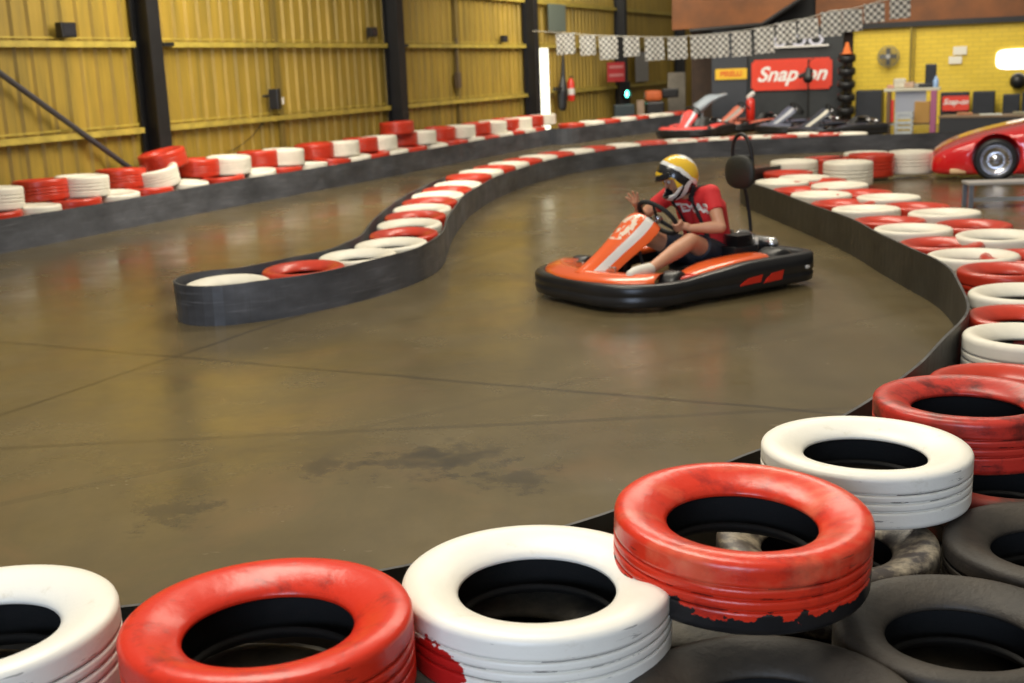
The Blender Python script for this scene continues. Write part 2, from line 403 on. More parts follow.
def bbox(bm, s0, s1, z0, z1, off, th, bev=0):
    box(bm, bpt((s0+s1)/2, off, (z0+z1)/2), (abs(s1-s0), th, z1-z0), ROOM_YAW, bev)
sY0 = bs(852); zt = bz(950, 24)
yo = empty('wall_back', bpt(0, 0, 0), ROOM_YAW); tag(yo, 'yellow painted brick back wall', kind='structure')
def localbk(name, s0, s1, z0, z1, th, m, off=0, bev=0, parent=None):
    """a slab on the back wall with its own origin and wall-aligned axes"""
    bm = bmesh.new(); box(bm, (0, 0, (z1-z0)/2), (s1-s0, th, z1-z0), 0, bev)
    o = fin(name, bm, m); o.location = bpt((s0+s1)/2, off, z0); o.rotation_euler = (0, 0, ROOM_YAW); return o
bpy.data.objects.remove(yo)
tag(localbk('wall_back', sY0, 9, 0, zt, .2, M_yb, -.12), 'yellow painted brick back wall', kind='structure')
tag(localbk('wall_back', bs(689), sY0, 0, zt+.6, .2, mat('brown_boarding_toned_for_shade', (.050, .026, .014), .7, var=.4), -.35), 'brown back wall behind the boards, its colour darkened for the unlit recess', kind='structure')  # shade of the unlit recess is put into this darker brown
zb = zt+.10
tag(localbk('trim_4', sY0-.2, 9, zt-.02, zt+.10, .3, M_steel_dark, -.02), 'dark steel beam above the yellow wall', kind='structure')
tag(localbk('wall_upper', bs(815), 9, zb, 4.4, .2, M_brown, .0), 'rusty brown cladding above the yellow wall', kind='structure')
tag(localbk('wall_upper', bs(700), bs(840), zt, 4.4, .1, M_blackmatt, -.2), 'black gap between the brown roof panels', kind='structure')
bm = bmesh.new(); box(bm, (4, 43.5, 2.2), (10, .2, 4.4)); tag(fin('wall_far', bm, M_brown), 'dark brown end wall far beyond the last column', kind='structure')
# sloping brown panel to the left, dark gap beside it
bm = bmesh.new(); a = [bkp(672, 30, .6), bkp(760, 24, .6), bkp(808, -8, .6), bkp(808, -60, .6), bkp(672, -60, .6)]
vs = [bm.verts.new(v) for v in a]; f = bm.faces.new(vs); r = bmesh.ops.extrude_face_region(bm, geom=[f]); bmesh.ops.translate(bm, verts=[v for v in r['geom'] if isinstance(v, bmesh.types.BMVert)], vec=-BN*.12)
tag(fin('wall_upper', bm, M_brown), 'rusty brown sloping roof panel over the slate boards', kind='structure')
bm = bmesh.new(); tube(bm, [bkp(690, 31, .75), bkp(762, 24.5, .75), bkp(812, -8, .75)], .05, 8, 'flat'); tag(fin('trim_5', bm, M_steel_dark), 'dark steel edge of the brown roof panel', kind='structure')
bm = bmesh.new(); tube(bm, [aty(684, -6, 28), aty(730, -6, 28)], .12, 8, 'flat'); tag(fin('trim_6', bm, M_slate), 'dark roof beam at the top of the view', kind='structure')
# daylit opening in the yellow wall
s0, s1 = bs(994), bs(1046); z0, z1 = bz(1010, 69.5), bz(1010, 49)
bm = bmesh.new(); ou = [bm.verts.new(((s1-s0)/2*abs(math.cos(t))**.4*(1 if math.cos(t) > 0 else -1), 0, (z1-z0)/2*abs(math.sin(t))**.5*(1 if math.sin(t) > 0 else -1))) for t in [k*math.pi/24+.01 for k in range(48)]]; f = bm.faces.new(ou); r = bmesh.ops.extrude_face_region(bm, geom=[f]); bmesh.ops.translate(bm, verts=[v for v in r['geom'] if isinstance(v, bmesh.types.BMVert)], vec=(0, .05, 0))
o = fin('window_2', bm, mat('white_lit_pane', (1, 1, 1), .4, emit=(1, 1, 1), estr=1.6)); o.location = bpt((s0+s1)/2, .02, (z0+z1)/2); o.rotation_euler = (0, 0, ROOM_YAW)
tag(o, 'glaring white opening in the yellow brick wall', kind='structure')
# slate boards with signs
bd = empty('slate_partition', bpt((bs(748)+bs(845))/2, .35, 0), ROOM_YAW, 'dark slate-blue board partition behind the large red sign', 'partition')
def part(name, bm, m, parent, smooth=False): return fin(name, bm, m, parent, smooth)
w0, w1 = bs(749, 100, .35), bs(846, 100, .35); hw = bz(800, 27, .35)
bm = bmesh.new(); box(bm, (0, 0, hw/2), (w1-w0, .06, hw), 0, .005); part('board', bm, mat('charcoal_board', (.030, .034, .036), .5, var=.2), bd)
bm = bmesh.new(); box(bm, (-(w1-w0)/2-.03, -.02, hw/2), (.07, .12, hw)); part('post', bm, M_steel_dark, bd)
b2 = empty('slate_partition', bpt((bs(712, 100, .45)+bs(747, 100, .45))/2, .45, 0), ROOM_YAW, 'narrow slate-blue board carrying the small yellow sign', 'partition')
w2 = bs(747, 100, .45)-bs(712, 100, .45); h2 = bz(730, 30, .45)
bm = bmesh.new(); box(bm, (0, 0, h2/2), (w2, .05, h2), 0, .005); part('board', bm, M_slate, b2)
def sign(name, px0, py0, px1, py1, off, m, label, bev=.01, th=.03, roll=0):
    p0, p1 = bkp(px0, py1, off), bkp(px1, py0, off); c = (p0+p1)/2; W_ = abs((p1-p0).dot(BD)); H_ = p1.z-p0.z
    e = empty(name, c, ROOM_YAW, label, 'sign')
    bm = bmesh.new(); box(bm, (0, 0, 0), (W_, th, H_)); bmesh.ops.bevel(bm, geom=[x for x in bm.edges if abs(x.verts[0].co.y-x.verts[1].co.y) > th*.8], offset=bev, segments=3, affect='EDGES')
    part('sign_panel', bm, m, e); return e, W_, H_
UP = Matrix.Rotation(math.pi/2, 4, 'X')
M_signred = mat('glossy_red_sign', (.80, .060, .028), .35, coat=.3, var=.08); M_signwhite = mat('white_lettering', (.86, .84, .80), .5)
e, W_, H_ = sign('shop_sign', 751.5, 57, 832.5, 91, .42, M_signred, 'large red sign with bold white lettering on the dark board', .06)
text_mesh('lettering', 'Snap-on', .47, M_signwhite, e, shear=.35, bold=.012, M=Matrix.Translation((0, -.02, .0)) @ UP, sx=1.05)
e, W_, H_ = sign('shop_sign', 715.5, 68, 747, 80, .50, mat('yellow_sign', (.80, .50, .035), .4), 'small yellow sign with red lettering left of the large red sign')
text_mesh('lettering', 'PIRELLI', .17, mat('orange_red_letters', (.70, .12, .02), .5), e, bold=.006, M=Matrix.Translation((0, -.02, 0)) @ UP, sx=1.0)
e, W_, H_ = sign('white_script_sign', 767, 44, 829, 48.5, .50, M_signwhite, 'white cut-out sign above the large red sign, half behind the flags')
for x in (-.42, .02, .42):
    bm = bmesh.new(); lathe(bm, [(.09, -.015), (.15, -.015), (.15, .015), (.09, .015)], 20, M=Matrix.Translation((x, 0, .13)) @ Matrix.Rotation(math.pi/2, 4, 'X') @ Matrix.Diagonal((1.15, .85, 1, 1)))
    part('letter', bm, mat('pale_blue_letter', (.62, .63, .74), .5), e)
# ------------------------------------------------------------ TYRES
def tyre_profile(W=.24, R0=.30, rb=.176, grooves=True):
    h = W/2
    o = [(rb+.008, h-.074), (rb, h-.066), (rb+.001, h-.056), (rb+.010, h-.042), (rb+.028, h-.026), (rb+.052, h-.011), (rb+.074, h-.002), (rb+.090, h), (R0-.022, h-.002), (R0-.010, h-.007), (R0-.003, h-.015), (R0, h-.026), (R0, h-.032)]
    tr = []
    if grooves:
        for gz in (.036, .0, -.036):
            tr += [(R0, gz+.014), (R0, gz+.0045), (R0-.002, gz+.0032), (R0-.008, gz+.0025), (R0-.008, gz-.0025), (R0-.002, gz-.0032), (R0, gz-.0045), (R0, gz-.014)]
    body = o+tr+[(r, -z) for r, z in reversed(o)]
    inner = [(rb+.014, -h+.068), (rb+.03, -h+.046), (rb+.06, -h+.028), (R0-.035, -h+.016), (R0-.018, -h+.04), (R0-.016, 0), (R0-.018, h-.04), (R0-.035, h-.016), (rb+.06, h-.028), (rb+.03, h-.046), (rb+.014, h-.068)]
    mi = [0]*(len(body)-1)+[1]*(len(inner)+1)
    for k in range(len(body)-8, len(body)-1): mi[k] = 1
    return body+inner, mi
_tc = {}
def tyre_mesh(m, seg, lug=False):
    k = (m.name, seg, lug)
    if k in _tc: return _tc[k]
    bm = bmesh.new(); pr, mi = tyre_profile(); lathe(bm, pr, seg, mi=mi)
    if lug:      # sipes cut across the shoulders
        for f in list(bm.faces): pass
    bmesh.ops.recalc_face_normals(bm, faces=bm.faces)
    me = bpy.data.meshes.new('tyre'); bm.to_mesh(me); bm.free()
    for p in me.polygons: p.use_smooth = True
    me.materials.append(m); me.materials.append(M_inner)
    _tc[k] = me; return me
def tyre(p, z_top, m, label, group=None, tilt=(0, 0), od=.60, W=.24, seg=36, rz=None, name='painted_tyre'):
    o = bpy.data.objects.new(name, tyre_mesh(m, seg)); col.objects.link(o)
    s = od/.60
    o.scale = (s, s, W/.24); o.location = (p.x, p.y, z_top-W/2)
    o.rotation_euler = (R(tilt[0]), R(tilt[1]), random.uniform(0, 6.28) if rz is None else rz) if False else (R(tilt[0]), R(tilt[1]), 0)
    if rz is not None: o.rotation_euler = (R(tilt[0]), R(tilt[1]), rz)
    tag(o, label, 'tyre', group); return o
BC = [.25]
# -- foreground: lower, unpainted layer
def dk(px, py, z, m, label, od=.60, W=.18, tilt=(0, 0), nm='worn_tyre'): return tyre(at(px, py, z), z, m, label, 'worn tyres of the lower foreground layer', tilt, od, W, 72, name=nm)
fg = [
 (at(-30, 618, .52), .52, M_white, 'creamy white painted tyre cut off by the left edge, front row', (0, -1), .60),
 (at(267, 611, .52), .52, M_red, 'glossy red painted tyre in the front row between two white ones', (0, 0), .605),
 (at(536, 573, .475), .475, M_white_red, 'white painted tyre with a red splash low on its side, centre of the front row', (1, 1), .618),
 (at(741, 505, .575), .575, M_red_worn, 'tilted red tyre with pale scuffs and a bare black lower tread', (3, 2), .605),
 (at(865, 442, .495), .495, M_white, 'clean white painted tyre standing on a scraped pale tyre', (0, 1), .60),
 (at(968, 395, .50), .50, M_red_dirty, 'scratched deep red tyre topping the stack at the right edge', (0, 0), .60)]
for p, z, m, lab, tl, od in fg:
    o = tyre(p, z, m, lab, 'painted tyres of the front row', tl, od, .165 if p in (fg[2][0], fg[4][0]) else .182, 96)
P = [f[0] for f in fg]
dk(826, 534, .315, M_bone, 'scraped pale tyre lying under the clean white one')
dk(962, 622, .325, M_dusty, 'brown-black bare tyre at the bottom right, nearest whole one', .575)
dk(1062, 538, .325, M_dusty, 'dark bare tyre cut off by the right edge of the view', .60)
dk(772, 700, .33, M_dusty, 'dark bare tyre at the bottom edge right of centre', .62)
dk(1008, 472, .31, M_redbrown, 'brown tyre with red smears wedged under the scratched red one', .58)
def under(i, dx, dy, lab, m=M_rubber): tyre(Vector((P[i].x+dx, P[i].y+dy, 0)), .325, m, lab, 'worn tyres of the lower foreground layer', (0, 0), .60, .18, 48, name='worn_tyre')
under(2, -.06, .02, 'black tyre in the shadow under the red-splashed white tyre')
under(1, -.10, -.03, 'black tyre in the shadow under the glossy red tyre')
under(0, -.10, -.03, 'black tyre in the shadow under the creamy white tyre at the left edge')
for i, (px, py) in enumerate(((826, 534), (962, 622), (1062, 538), (772, 700), (1008, 472), (690, 598), (520, 590), (240, 625))):
    tyre(at(px, py, .32), .138, M_rubber, 'black tyre on the floor beneath the foreground stack', 'floor layer of the foreground stack', (0, 0), .58, .135, 24, name='worn_tyre')
# -- right-hand bank: single layer standing on the floor behind the belt
HT = .25
def rt(px, py, m, lab, tl=(0, 0), od=.60, z=HT, W=.24, seg=48, grp='tyres of the right-hand bank'): return tyre(at(px, py, min(z, .23)), z, m, lab, grp, tl, od, W, seg)
Wf, Rf = M_white_far, M_red_far
rt(1003, 385, Rf, 'red tyre lying low just behind the scratched red stack', z=.26)
rt(1028, 342, Wf, 'white tyre at the right edge behind the low red one', z=.27, tl=(0, 1), W=.24)
rt(1025, 318, Rf, 'red tyre squeezed between two white tyres near the right edge', z=.25)
rt(1024, 296, Wf, 'white tyre with a black hole just inside the belt bend at the right edge', z=.26, tl=(0, -1))
rt(1007, 273, Rf, 'red tyre with a blue sheen in its hole at the belt bend', z=.26)
near = [(973, 259.5), (941, 244.5), (913, 232.5), (889, 221.5), (866, 212), (843, 203.5), (821, 197), (801, 190), (782, 184)]
cn = ['W', 'R', 'W', 'R', 'W', 'R', 'W', 'R', 'W']
ords = ['first', 'second', 'third', 'fourth', 'fifth', 'sixth', 'seventh', 'eighth', 'ninth', 'tenth', 'eleventh', 'twelfth', 'thirteenth', 'fourteenth', 'fifteenth', 'sixteenth', 'seventeenth', 'eighteenth', 'nineteenth', 'twentieth', 'twenty-first', 'twenty-second', 'twenty-third', 'twenty-fourth', 'twenty-fifth', 'twenty-sixth']
NM = {'W': 'white', 'R': 'red'}
for i, ((x, y), c) in enumerate(zip(near, cn)):
    rt(x, y, Wf if c == 'W' else Rf, '%s tyre beside the dark belt of the right bank, %s from the bend' % (NM[c], ords[i]), z=.27 if c == 'W' else .25, tl=(random.uniform(-1, 1), random.uniform(-1, 1)))
outer = [(1020, 257, 'R'), (991, 239, 'W'), (967, 225.5, 'R'), (939, 215.5, 'W'), (911, 206.5, 'R'), (884, 199.5, 'W'), (858, 193, 'R'), (836, 187, 'W'), (817, 181, 'R')]
for i, (x, y, c) in enumerate(outer):
    rt(x+7-i*.5, y+.5, Wf if c == 'W' else Rf, '%s tyre in the outer row of the right bank, %s from the right edge' % (NM[c], ords[i]), z=.27 if c == 'W' else .25, tl=(random.uniform(-1, 1), random.uniform(-1, 1)))
end = [(804, 178, 'W', 'white tyre beside the black headrest at the far end of the right bank', .25), (788, 173, 'R', 'red tyre at the far tip of the right bank behind the headrest', .25), (794, 168, 'W', 'topmost white tyre at the rounded far end of the right bank', .33),
       (826, 162.5, 'R', 'low red tyre behind the tall white ribbed tyre', .30), (848, 170, 'W', 'tall white ribbed tyre standing at the rear corner of the right bank', .34), (871, 162, 'R', 'tall red tyre between the ribbed white tyre and the one by the car', .34), (866, 158.5, 'W', 'white tyre peeping over the tall red one', .32), (911, 159, 'W', 'tall creamy tyre touching the nose of the red car', .34)]
for x, y, c, lab, z in end:
    rt(x, y, Wf if c == 'W' else Rf, lab, z=z, W=min(z, .30) if z > .3 else .24)
# -- island: one file of tyres between two belts
isl = [(227, 284, 'W', 0, 0), (285, 273, 'R', 3, -3), (325, 265, 'W', 3, 0), (352, 258.5, 'W', 5, 3), (385, 249, 'R', 3, 3), (400, 240.5, 'W', 4, 2), (404, 229, 'R', 2, 2), (410, 219.5, 'W', 4, 2), (420, 211, 'R', 2, 2), (427, 204.5, 'W', 4, 2), (433, 198, 'R', 2, 2),
       (441, 192.5, 'W', 4, 2), (448, 187, 'R', 2, 2), (456, 182, 'W', 4, 2), (464, 177.5, 'R', 2, 1), (472, 173.5, 'W', 3, 1), (482, 169.8, 'R', 2, 1), (492, 166.3, 'W', 2, 0), (505, 162.6, 'R', 1, 0), (519, 159.4, 'W', 1, 0), (534, 156.4, 'R', 0, 0), (551, 153.6, 'W', 0, 0), (569, 151, 'R', 0, 0), (589, 148.5, 'W', 0, 0), (610, 146, 'R', 0, 0), (632, 143.8, 'W', 0, 0)]
ISN = [(-1.79, 7.955), (-1.48, 8.16), (-1.04, 8.68), (-.70, 9.38), (-.565, 10.14), (-.545, 11.7), (-.42, 13.6), (-.14, 15.3), (.26, 16.8), (.84, 18.3), (1.6, 19.5), (2.5, 20.35), (3.5, 20.75), (4.6, 20.85), (5.8, 20.8), (7.0, 20.7), (8.6, 20.6)]
ISND = catmull([Vector((x, y, 0)) for x, y in ISN], 6)
def offs(P_, d):
    out = []
    for i, p in enumerate(P_):
        t = P_[min(i+1, len(P_)-1)]-P_[max(i-1, 0)]; t.normalize(); q = p+Vector((-t.y, t.x, 0))*d
        if not out or (q-out[-1]).dot(t) > .02: out.append(q)
    return out
MID = offs(ISND, .345)
CP = MID[:MID.index(min(MID, key=lambda v: abs(v.x-3.2)+abs(v.y-21)))]
line_ = catmull(CP, 5); acc = 0; spots = [line_[0]]
for i in range(1, len(line_)):
    acc += (line_[i]-line_[i-1]).length
    if acc >= .605: spots.append(line_[i]); acc = 0
for i, p in enumerate(spots[:36]):
    c = 'W' if i in (0, 2) or (i >= 3 and i % 2 == 1) else 'R'
    tilt = (2, -1) if 1 <= i <= 3 else ((3.5, 0) if i < 12 else (1, 0))
    z = .262 if 1 <= i <= 11 else (.235 if i == 0 else .31)
    if i == 0: lab = 'white tyre filling the near tip of the winding island'
    elif i == 1: lab = 'red tyre just behind the white one at the island tip'
    else: lab = '%s tyre between the island belts, %s back from the tip' % (NM[c], ords[i] if i < len(ords) else 'about %dth' % (i+1))
    tyre(p, z, Wf if c == 'W' else Rf, lab, 'tyres between the belts of the winding island', tilt, .60, .225 if i <= 11 else .30, 40)
# -- far belt row crossing the view
far = [(655, 142.6), (674, 141.8), (694, 140.6), (715, 139.6), (737, 138.6), (758, 137.6), (780, 136.8), (803, 134.5), (826, 135), (850, 134.3)]
for i, (x, y) in enumerate(far):
    if (at(x, y, .26)-spots[min(35, len(spots)-1)]).length < .5: continue
    c = 'RW'[i % 2]
    lab = '%s tyre behind the far grey belt, %s from the middle of the view' % (NM[c], ords[i])
    if i == 7: c = 'W'; lab = 'big pale tyre lying on the far belt row below the red sign'
    tyre(at(x, y, .27), .30, Wf if c == 'W' else Rf, lab, 'tyres behind the far grey belt', (0, 0), .60, .28, 28)
# -- bank along the left wall: dark floor layer, lower row, upper row
def lrow(px, off):
    d = ray(px, 180); s = None
    # where the pixel column meets the row line
    p = onplane(px, 200, lw(0, off, 0), WN); return p.dot(WD)
BELT_OFF = 1.10
low_px = [-10, 31, 74, 114, 149, 186, 224, 257, 284, 310, 334, 355, 374.5, 393.5, 413, 434, 455, 472, 487, 501, 513, 524, 534]
for i, px in enumerate(low_px):
    s = lrow(px, .72); c = 'W' if i % 2 else 'R'
    tl = (random.uniform(-4, 4), random.uniform(-3, 5))
    tyre(lw(s, .72, 0), .385, Wf if c == 'W' else Rf, '%s tyre in the lower wall row, %s from the left edge' % (NM[c], ords[i]), 'lower row of painted tyres along the ochre wall', tl, .60, .22, 32)
    tyre(lw(s, .70, 0), .155, M_rubber, 'plain black tyre on the floor under the painted rows by the ochre wall', 'floor layer of tyres by the ochre wall', (0, 0), .60, .15, 20, name='worn_tyre')
up_px = [(-6, 'W', 0), (42, 'R', .14), (84, 'W', 0), (124, 'R', .16), (157, 'W', -.02), (200, 'R', .16), (232, 'W', 0), (262, 'R', .16), (287, 'W', 0), (318, 'R', .14), (344, 'W', 0), (364, 'R', .12), (383, 'W', 0), (404, 'R', .12), (423, 'W', 0), (443, 'R', .14), (463, 'W', 0), (479, 'R', .12), (495, 'W', 0), (508, 'R', .12), (521, 'W', 0), (533, 'R', .1), (545, 'W', 0)]
for i, (px, c, back) in enumerate(up_px):
    off = .60-back*1.3; s = lrow(px, off); z = .615
    if i == 4: z = .60
    tl = (random.uniform(-2, 2), random.uniform(-2, 2)) if i != 4 else (9, -6)
    tyre(lw(s, off, 0), z, Wf if c == 'W' else Rf, '%s tyre in the upper wall row, %s from the left edge' % (NM[c], ords[i]), 'upper row of painted tyres along the ochre wall', tl, .60, .24, 32)
for px, lab, tl in ((167, 'red tyre tipped on top of the wall rows by the leftmost column', (7, -9)), (401, 'red tyre on top of the wall rows at the foot of the second black column', (0, -2))):
    off = .50; s = lrow(px, off); tyre(lw(s, off, 0), .775 if px < 200 else .81, Rf, lab, None, tl, .60, .22, 32)
# left bank goes on beyond the window
far2 = [(586, 127, 'R'), (606, 124.5, 'W'), (622, 122.5, 'R'), (638, 120.5, 'W'), (651, 118.8, 'R'), (664, 117, 'W'), (676, 115.8, 'W'), (688, 114.2, 'R'), (700, 113, 'R')]
for i, (x, y, c) in enumerate(far2):
    yb = 131.5-(x-545)*.136 if x < 600 else 124.3-(x-600)*.125 if x < 640 else 119.3-(x-640)*.105; p = at(x, yb, .34); p = p+Vector((-.30, .28, 0))
    tyre(p, .40, Wf if c == 'W' else Rf, '%s tyre past the slit window on the far bend, %s from the window' % (NM[c], ords[i]), 'tyres on the far bend past the slit window', (0, 0), .60, .30, 24)
# ------------------------------------------------------------ BELTS
def belt(pts, h, label, m=M_belt, step=5, seams=()):
    e = empty('rubber_barrier', (pts[0][0], pts[0][1], 0), 0, label, 'barrier')
    P_ = catmull([Vector((x-pts[0][0], y-pts[0][1], 0)) for x, y in pts], step)
    bm = bmesh.new(); wallstrip(bm, P_, h, .014); o = fin('belt', bm, [m, M_belt_edge], e, True)
    o.data.shade_flat()
    return e
x2 = lambda v: (v.x, v.y)
lp = [lw(s, BELT_OFF, 0) for s in (7.5, 10, 12.5, 15, 17.5, 20, 22.5, 24.2)]
belt([x2(p+WN*.03*math.sin(i*2.1)) for i, p in enumerate(lp)], .335, 'long grey rubber belt in front of the tyre rows by the ochre wall', step=12)
B2 = [lw(24.2, BELT_OFF, 0)]+[at(x, y, .34) for x, y in ((572, 128), (600, 124.3), (620, 121.7), (640, 119.3), (670, 116), (700, 113))]
belt([x2(v) for v in B2], .34, 'grey rubber belt on the far bend past the slit window')
BK = offs(ISND, .70); BK = BK[:BK.index(min(BK, key=lambda v: abs(v.x-6)))]
t0_ = (MID[1]-MID[0]).normalized(); n0_ = Vector((-t0_.y, t0_.x, 0))
TIP = [MID[0]+(n0_*math.cos(k*math.pi/8)-t0_*math.sin(k*math.pi/8))*.35 for k in range(1, 8)]
WRAP = list(reversed(BK))+TIP+ISND
belt([x2(v) for v in WRAP], .275, 'grey rubber belt wrapped round the winding island and on to the far right', step=2)
rb = [(4.7, 16.25), (4.15, 15.9), (3.5, 15.3), (3.02, 14.75), (2.76, 14.15), (2.68, 13.3), (2.73, 12.2), (2.80, 10.9), (2.83, 9.8), (2.80, 9.0), (2.78, 8.3), (2.76, 7.6), (2.64, 6.95), (2.38, 6.12), (2.02, 5.46), (1.72, 4.98), (1.34, 4.42), (1.02, 4.10), (.74, 3.84), (.24, 3.38), (-.32, 3.06), (-1.02, 2.86), (-1.7, 2.80)]
belt(rb, .295, 'dark rubber belt curving along the right bank and in front of the nearest tyres', M_belt_dark, step=8)
# ------------------------------------------------------------ KART
KC = Vector((1.155, 8.63, 0)); KA = R(214)
KM = Matrix.Translation(KC) @ Matrix.Rotation(KA, 4, 'Z')
def rounded_rect(x0, x1, y0, y1, rads, n=7):
    """rads for corners (x1,y1),(x0,y1),(x0,y0),(x1,y0)"""
    out = []
    for (cx, cy, a0), r in zip(((x1, y1, 0), (x0, y1, 90), (x0, y0, 180), (x1, y0, 270)), rads):
        sx_ = -1 if cx == x1 else 1; sy_ = -1 if cy == y1 else 1
        for k in range(n+1):
            a = R(a0+90*k/n); out.append((cx+sx_*r+r*math.cos(a), cy+sy_*r+r*math.sin(a)))
    return out
def smoothsel(o):
    for p in o.data.polygons: p.use_smooth = True
def subsurf(o, n=1):
    m = o.modifiers.new('s', 'SUBSURF'); m.levels = n; m.render_levels = n; return o
def bevelmod(o, w=.005, s=2):
    m = o.modifiers.new('b', 'BEVEL'); m.width = w; m.segments = s; m.limit_method = 'ANGLE'; return o
g = G('orange_fairing_with_pale_number_marks', .22)
g.b.inputs['Coat Weight'].default_value = .5
x, y, z = g.xyz()[:3]
pm = g.math('MULTIPLY', g.math('GREATER_THAN', z, .42), g.math('LESS_THAN', g.math('ABSOLUTE', g.math('ADD', y, .02)), .11))
pm = g.math('MULTIPLY', pm, g.math('GREATER_THAN', g.noise(16, 2, vec=g.mapping((1, 1.6, .7))), .50))
g.color(g.mix(pm, (.80, .115, .018), (.80, .66, .52))); M_fairing = g.m
def make_kart(label, body=M_orange, stripe=M_kwhite, tank=M_kred, detail=True, group=None):
    k = empty('racing_kart', (0, 0, 0), 0, label, 'kart', group)
    # wrap-round bumper: profile swept round a rounded rectangle, taller along the sides and rear
    path = rounded_rect(-.90, .92, -.66, .66, (.42, .16, .16, .42), 9)
    path2 = []
    for i, p in enumerate(path):     # add mid points on the long straights
        q = path[(i+1) % len(path)]; path2.append(p)
        d = math.dist(p, q)
        if d > .15:
            for t in range(1, int(d/.09)): path2.append((p[0]+(q[0]-p[0])*t/int(d/.09), p[1]+(q[1]-p[1])*t/int(d/.09)))
    bm = bmesh.new(); L = []; n = len(path2)
    for i, (x, y) in enumerate(path2):
        a, b = path2[i-1], path2[(i+1) % n]; t = Vector((b[0]-a[0], b[1]-a[1], 0)).normalized(); o_ = Vector((t.y, -t.x, 0))
        top = .185+.055*min(1, max(0, (.35-x)/.5)); ins = -.02*math.exp(-((x-.28)/.13)**2)*(abs(y) > .5)
        pr_ = [(-.10, .05), (-.03, .030), (-.004, .042), (.004, .09), (-.002, .10), (-.002, .115), (.005, .125), (.0, top-.012), (-.012, top), (-.06, top+.004), (-.10, top-.02)]
        L.append([bm.verts.new(Vector((x, y, 0))+o_*(u+ins)+Vector((0, 0, v))) for u, v in pr_])
    m = len(L[0])
    for i in range(n):
        for j in range(m): bm.faces.new((L[i][j], L[(i+1) % n][j], L[(i+1) % n][(j+1) % m], L[i][(j+1) % m]))
    bp = fin('bumper', bm, mat('scuffed_black_bumper', (.010, .010, .011), .32, c2=(.018, .018, .02), nscale=5), k, True)
    if detail:
        for x0, ln, hh in ((-.18, .17, .055), (-.40, .15, .07)):     # orange-red flashes on the near side
            bm = bmesh.new(); vs = [bm.verts.new((x0+a, .668, .115+b)) for a, b in ((ln/2+.03, -hh/2), (-ln/2, -hh/2+.005), (-ln/2-.02, hh/2), (ln/2-.05, hh/2-.01))]
            f = bm.faces.new(vs); r = bmesh.ops.extrude_face_region(bm, geom=[f]); bmesh.ops.translate(bm, verts=[v for v in r['geom'] if isinstance(v, bmesh.types.BMVert)], vec=(0, -.012, 0))
            d = fin('decal', bm, M_kred, bp); d['label'] = 'red-orange slanted decal'
        bm = bmesh.new(); vs = bmesh.ops.create_icosphere(bm, subdivisions=2, radius=.022)['verts']; bmesh.ops.transform(bm, matrix=Matrix.Translation((-.74, .662, .14)) @ Matrix.Diagonal((1.2, .3, .7, 1)), verts=vs)
        d = fin('badge', bm, M_kwhite, bp); d['label'] = 'small white badge'
    # floor tray and chassis tubes
    bm = bmesh.new(); box(bm, (.32, 0, .045), (1.0, .62, .012), 0, .004); fin('floor_tray', bm, M_grey, k)
    bm = bmesh.new()
    for s in (-1, 1): tube(bm, [(.80, s*.20, .07), (.45, s*.30, .07), (.0, s*.33, .07), (-.75, s*.30, .07)], .016, 8)
    tube(bm, [(.6, -.3, .07), (.6, .3, .07)], .014, 8); tube(bm, [(.1, -.33, .07), (.1, .33, .07)], .014, 8); tube(bm, [(-.6, -.62, .13), (-.6, .62, .13)], .020, 8)
    fin('chassis_frame', bm, M_steel_dark, k, True)
    # front plastic deck: crescent over the bumper
    bm = bmesh.new(); th = [(-70+140*i/18) for i in range(19)]; rows = []
    for a in th:
        a_ = R(a); ca, sa = math.cos(a_), math.sin(a_)
        ox, oy = .50+.41*ca, .63*sa; ix, iy = .36+.27*ca, .50*sa
        if abs(a) < 40: ix = .42+.24*ca
        rows.append([bm.verts.new((ox, oy, .182)), bm.verts.new((ox-.03*ca, oy-.02*sa, .205)), bm.verts.new(((ox+ix)/2, (oy+iy)/2, .235)), bm.verts.new((ix, iy, .225)), bm.verts.new((ix, iy, .18))])
    for a, b in zip(rows, rows[1:]):
        for j in range(4): bm.faces.new((a[j], b[j], b[j+1], a[j+1]))
    o = fin('nose_panel', bm, body, k, True); so = o.modifiers.new('s', 'SOLIDIFY'); so.thickness = .006
    # steering fairing: tall curved shield, narrow at its foot
    bm = bmesh.new(); rows = []
    spine = [(.86, .225, .16), (.78, .265, .14), (.68, .325, .135), (.58, .395, .15), (.48, .465, .18), (.40, .530, .20), (.34, .575, .185), (.30, .585, .13)]
    for x, z, hw_ in spine:
        rows.append([bm.verts.new((x-.10*(abs(u)**2.2)-.02, u*hw_, z-.10*(abs(u)**2.5))) for u in (-1, -.8, -.55, -.28, 0, .28, .55, .8, 1)])
    for a, b in zip(rows, rows[1:]):
        for j in range(8):
            f = bm.faces.new((a[j], a[j+1], b[j+1], b[j]))
            f.material_index = 1 if (j in (6,)) or (j in (1,)) else 0
    o = fin('front_fairing', bm, [M_fairing if detail else body, stripe], k, True); so = o.modifiers.new('s', 'SOLIDIFY'); so.thickness = .008; subsurf(o, 2)
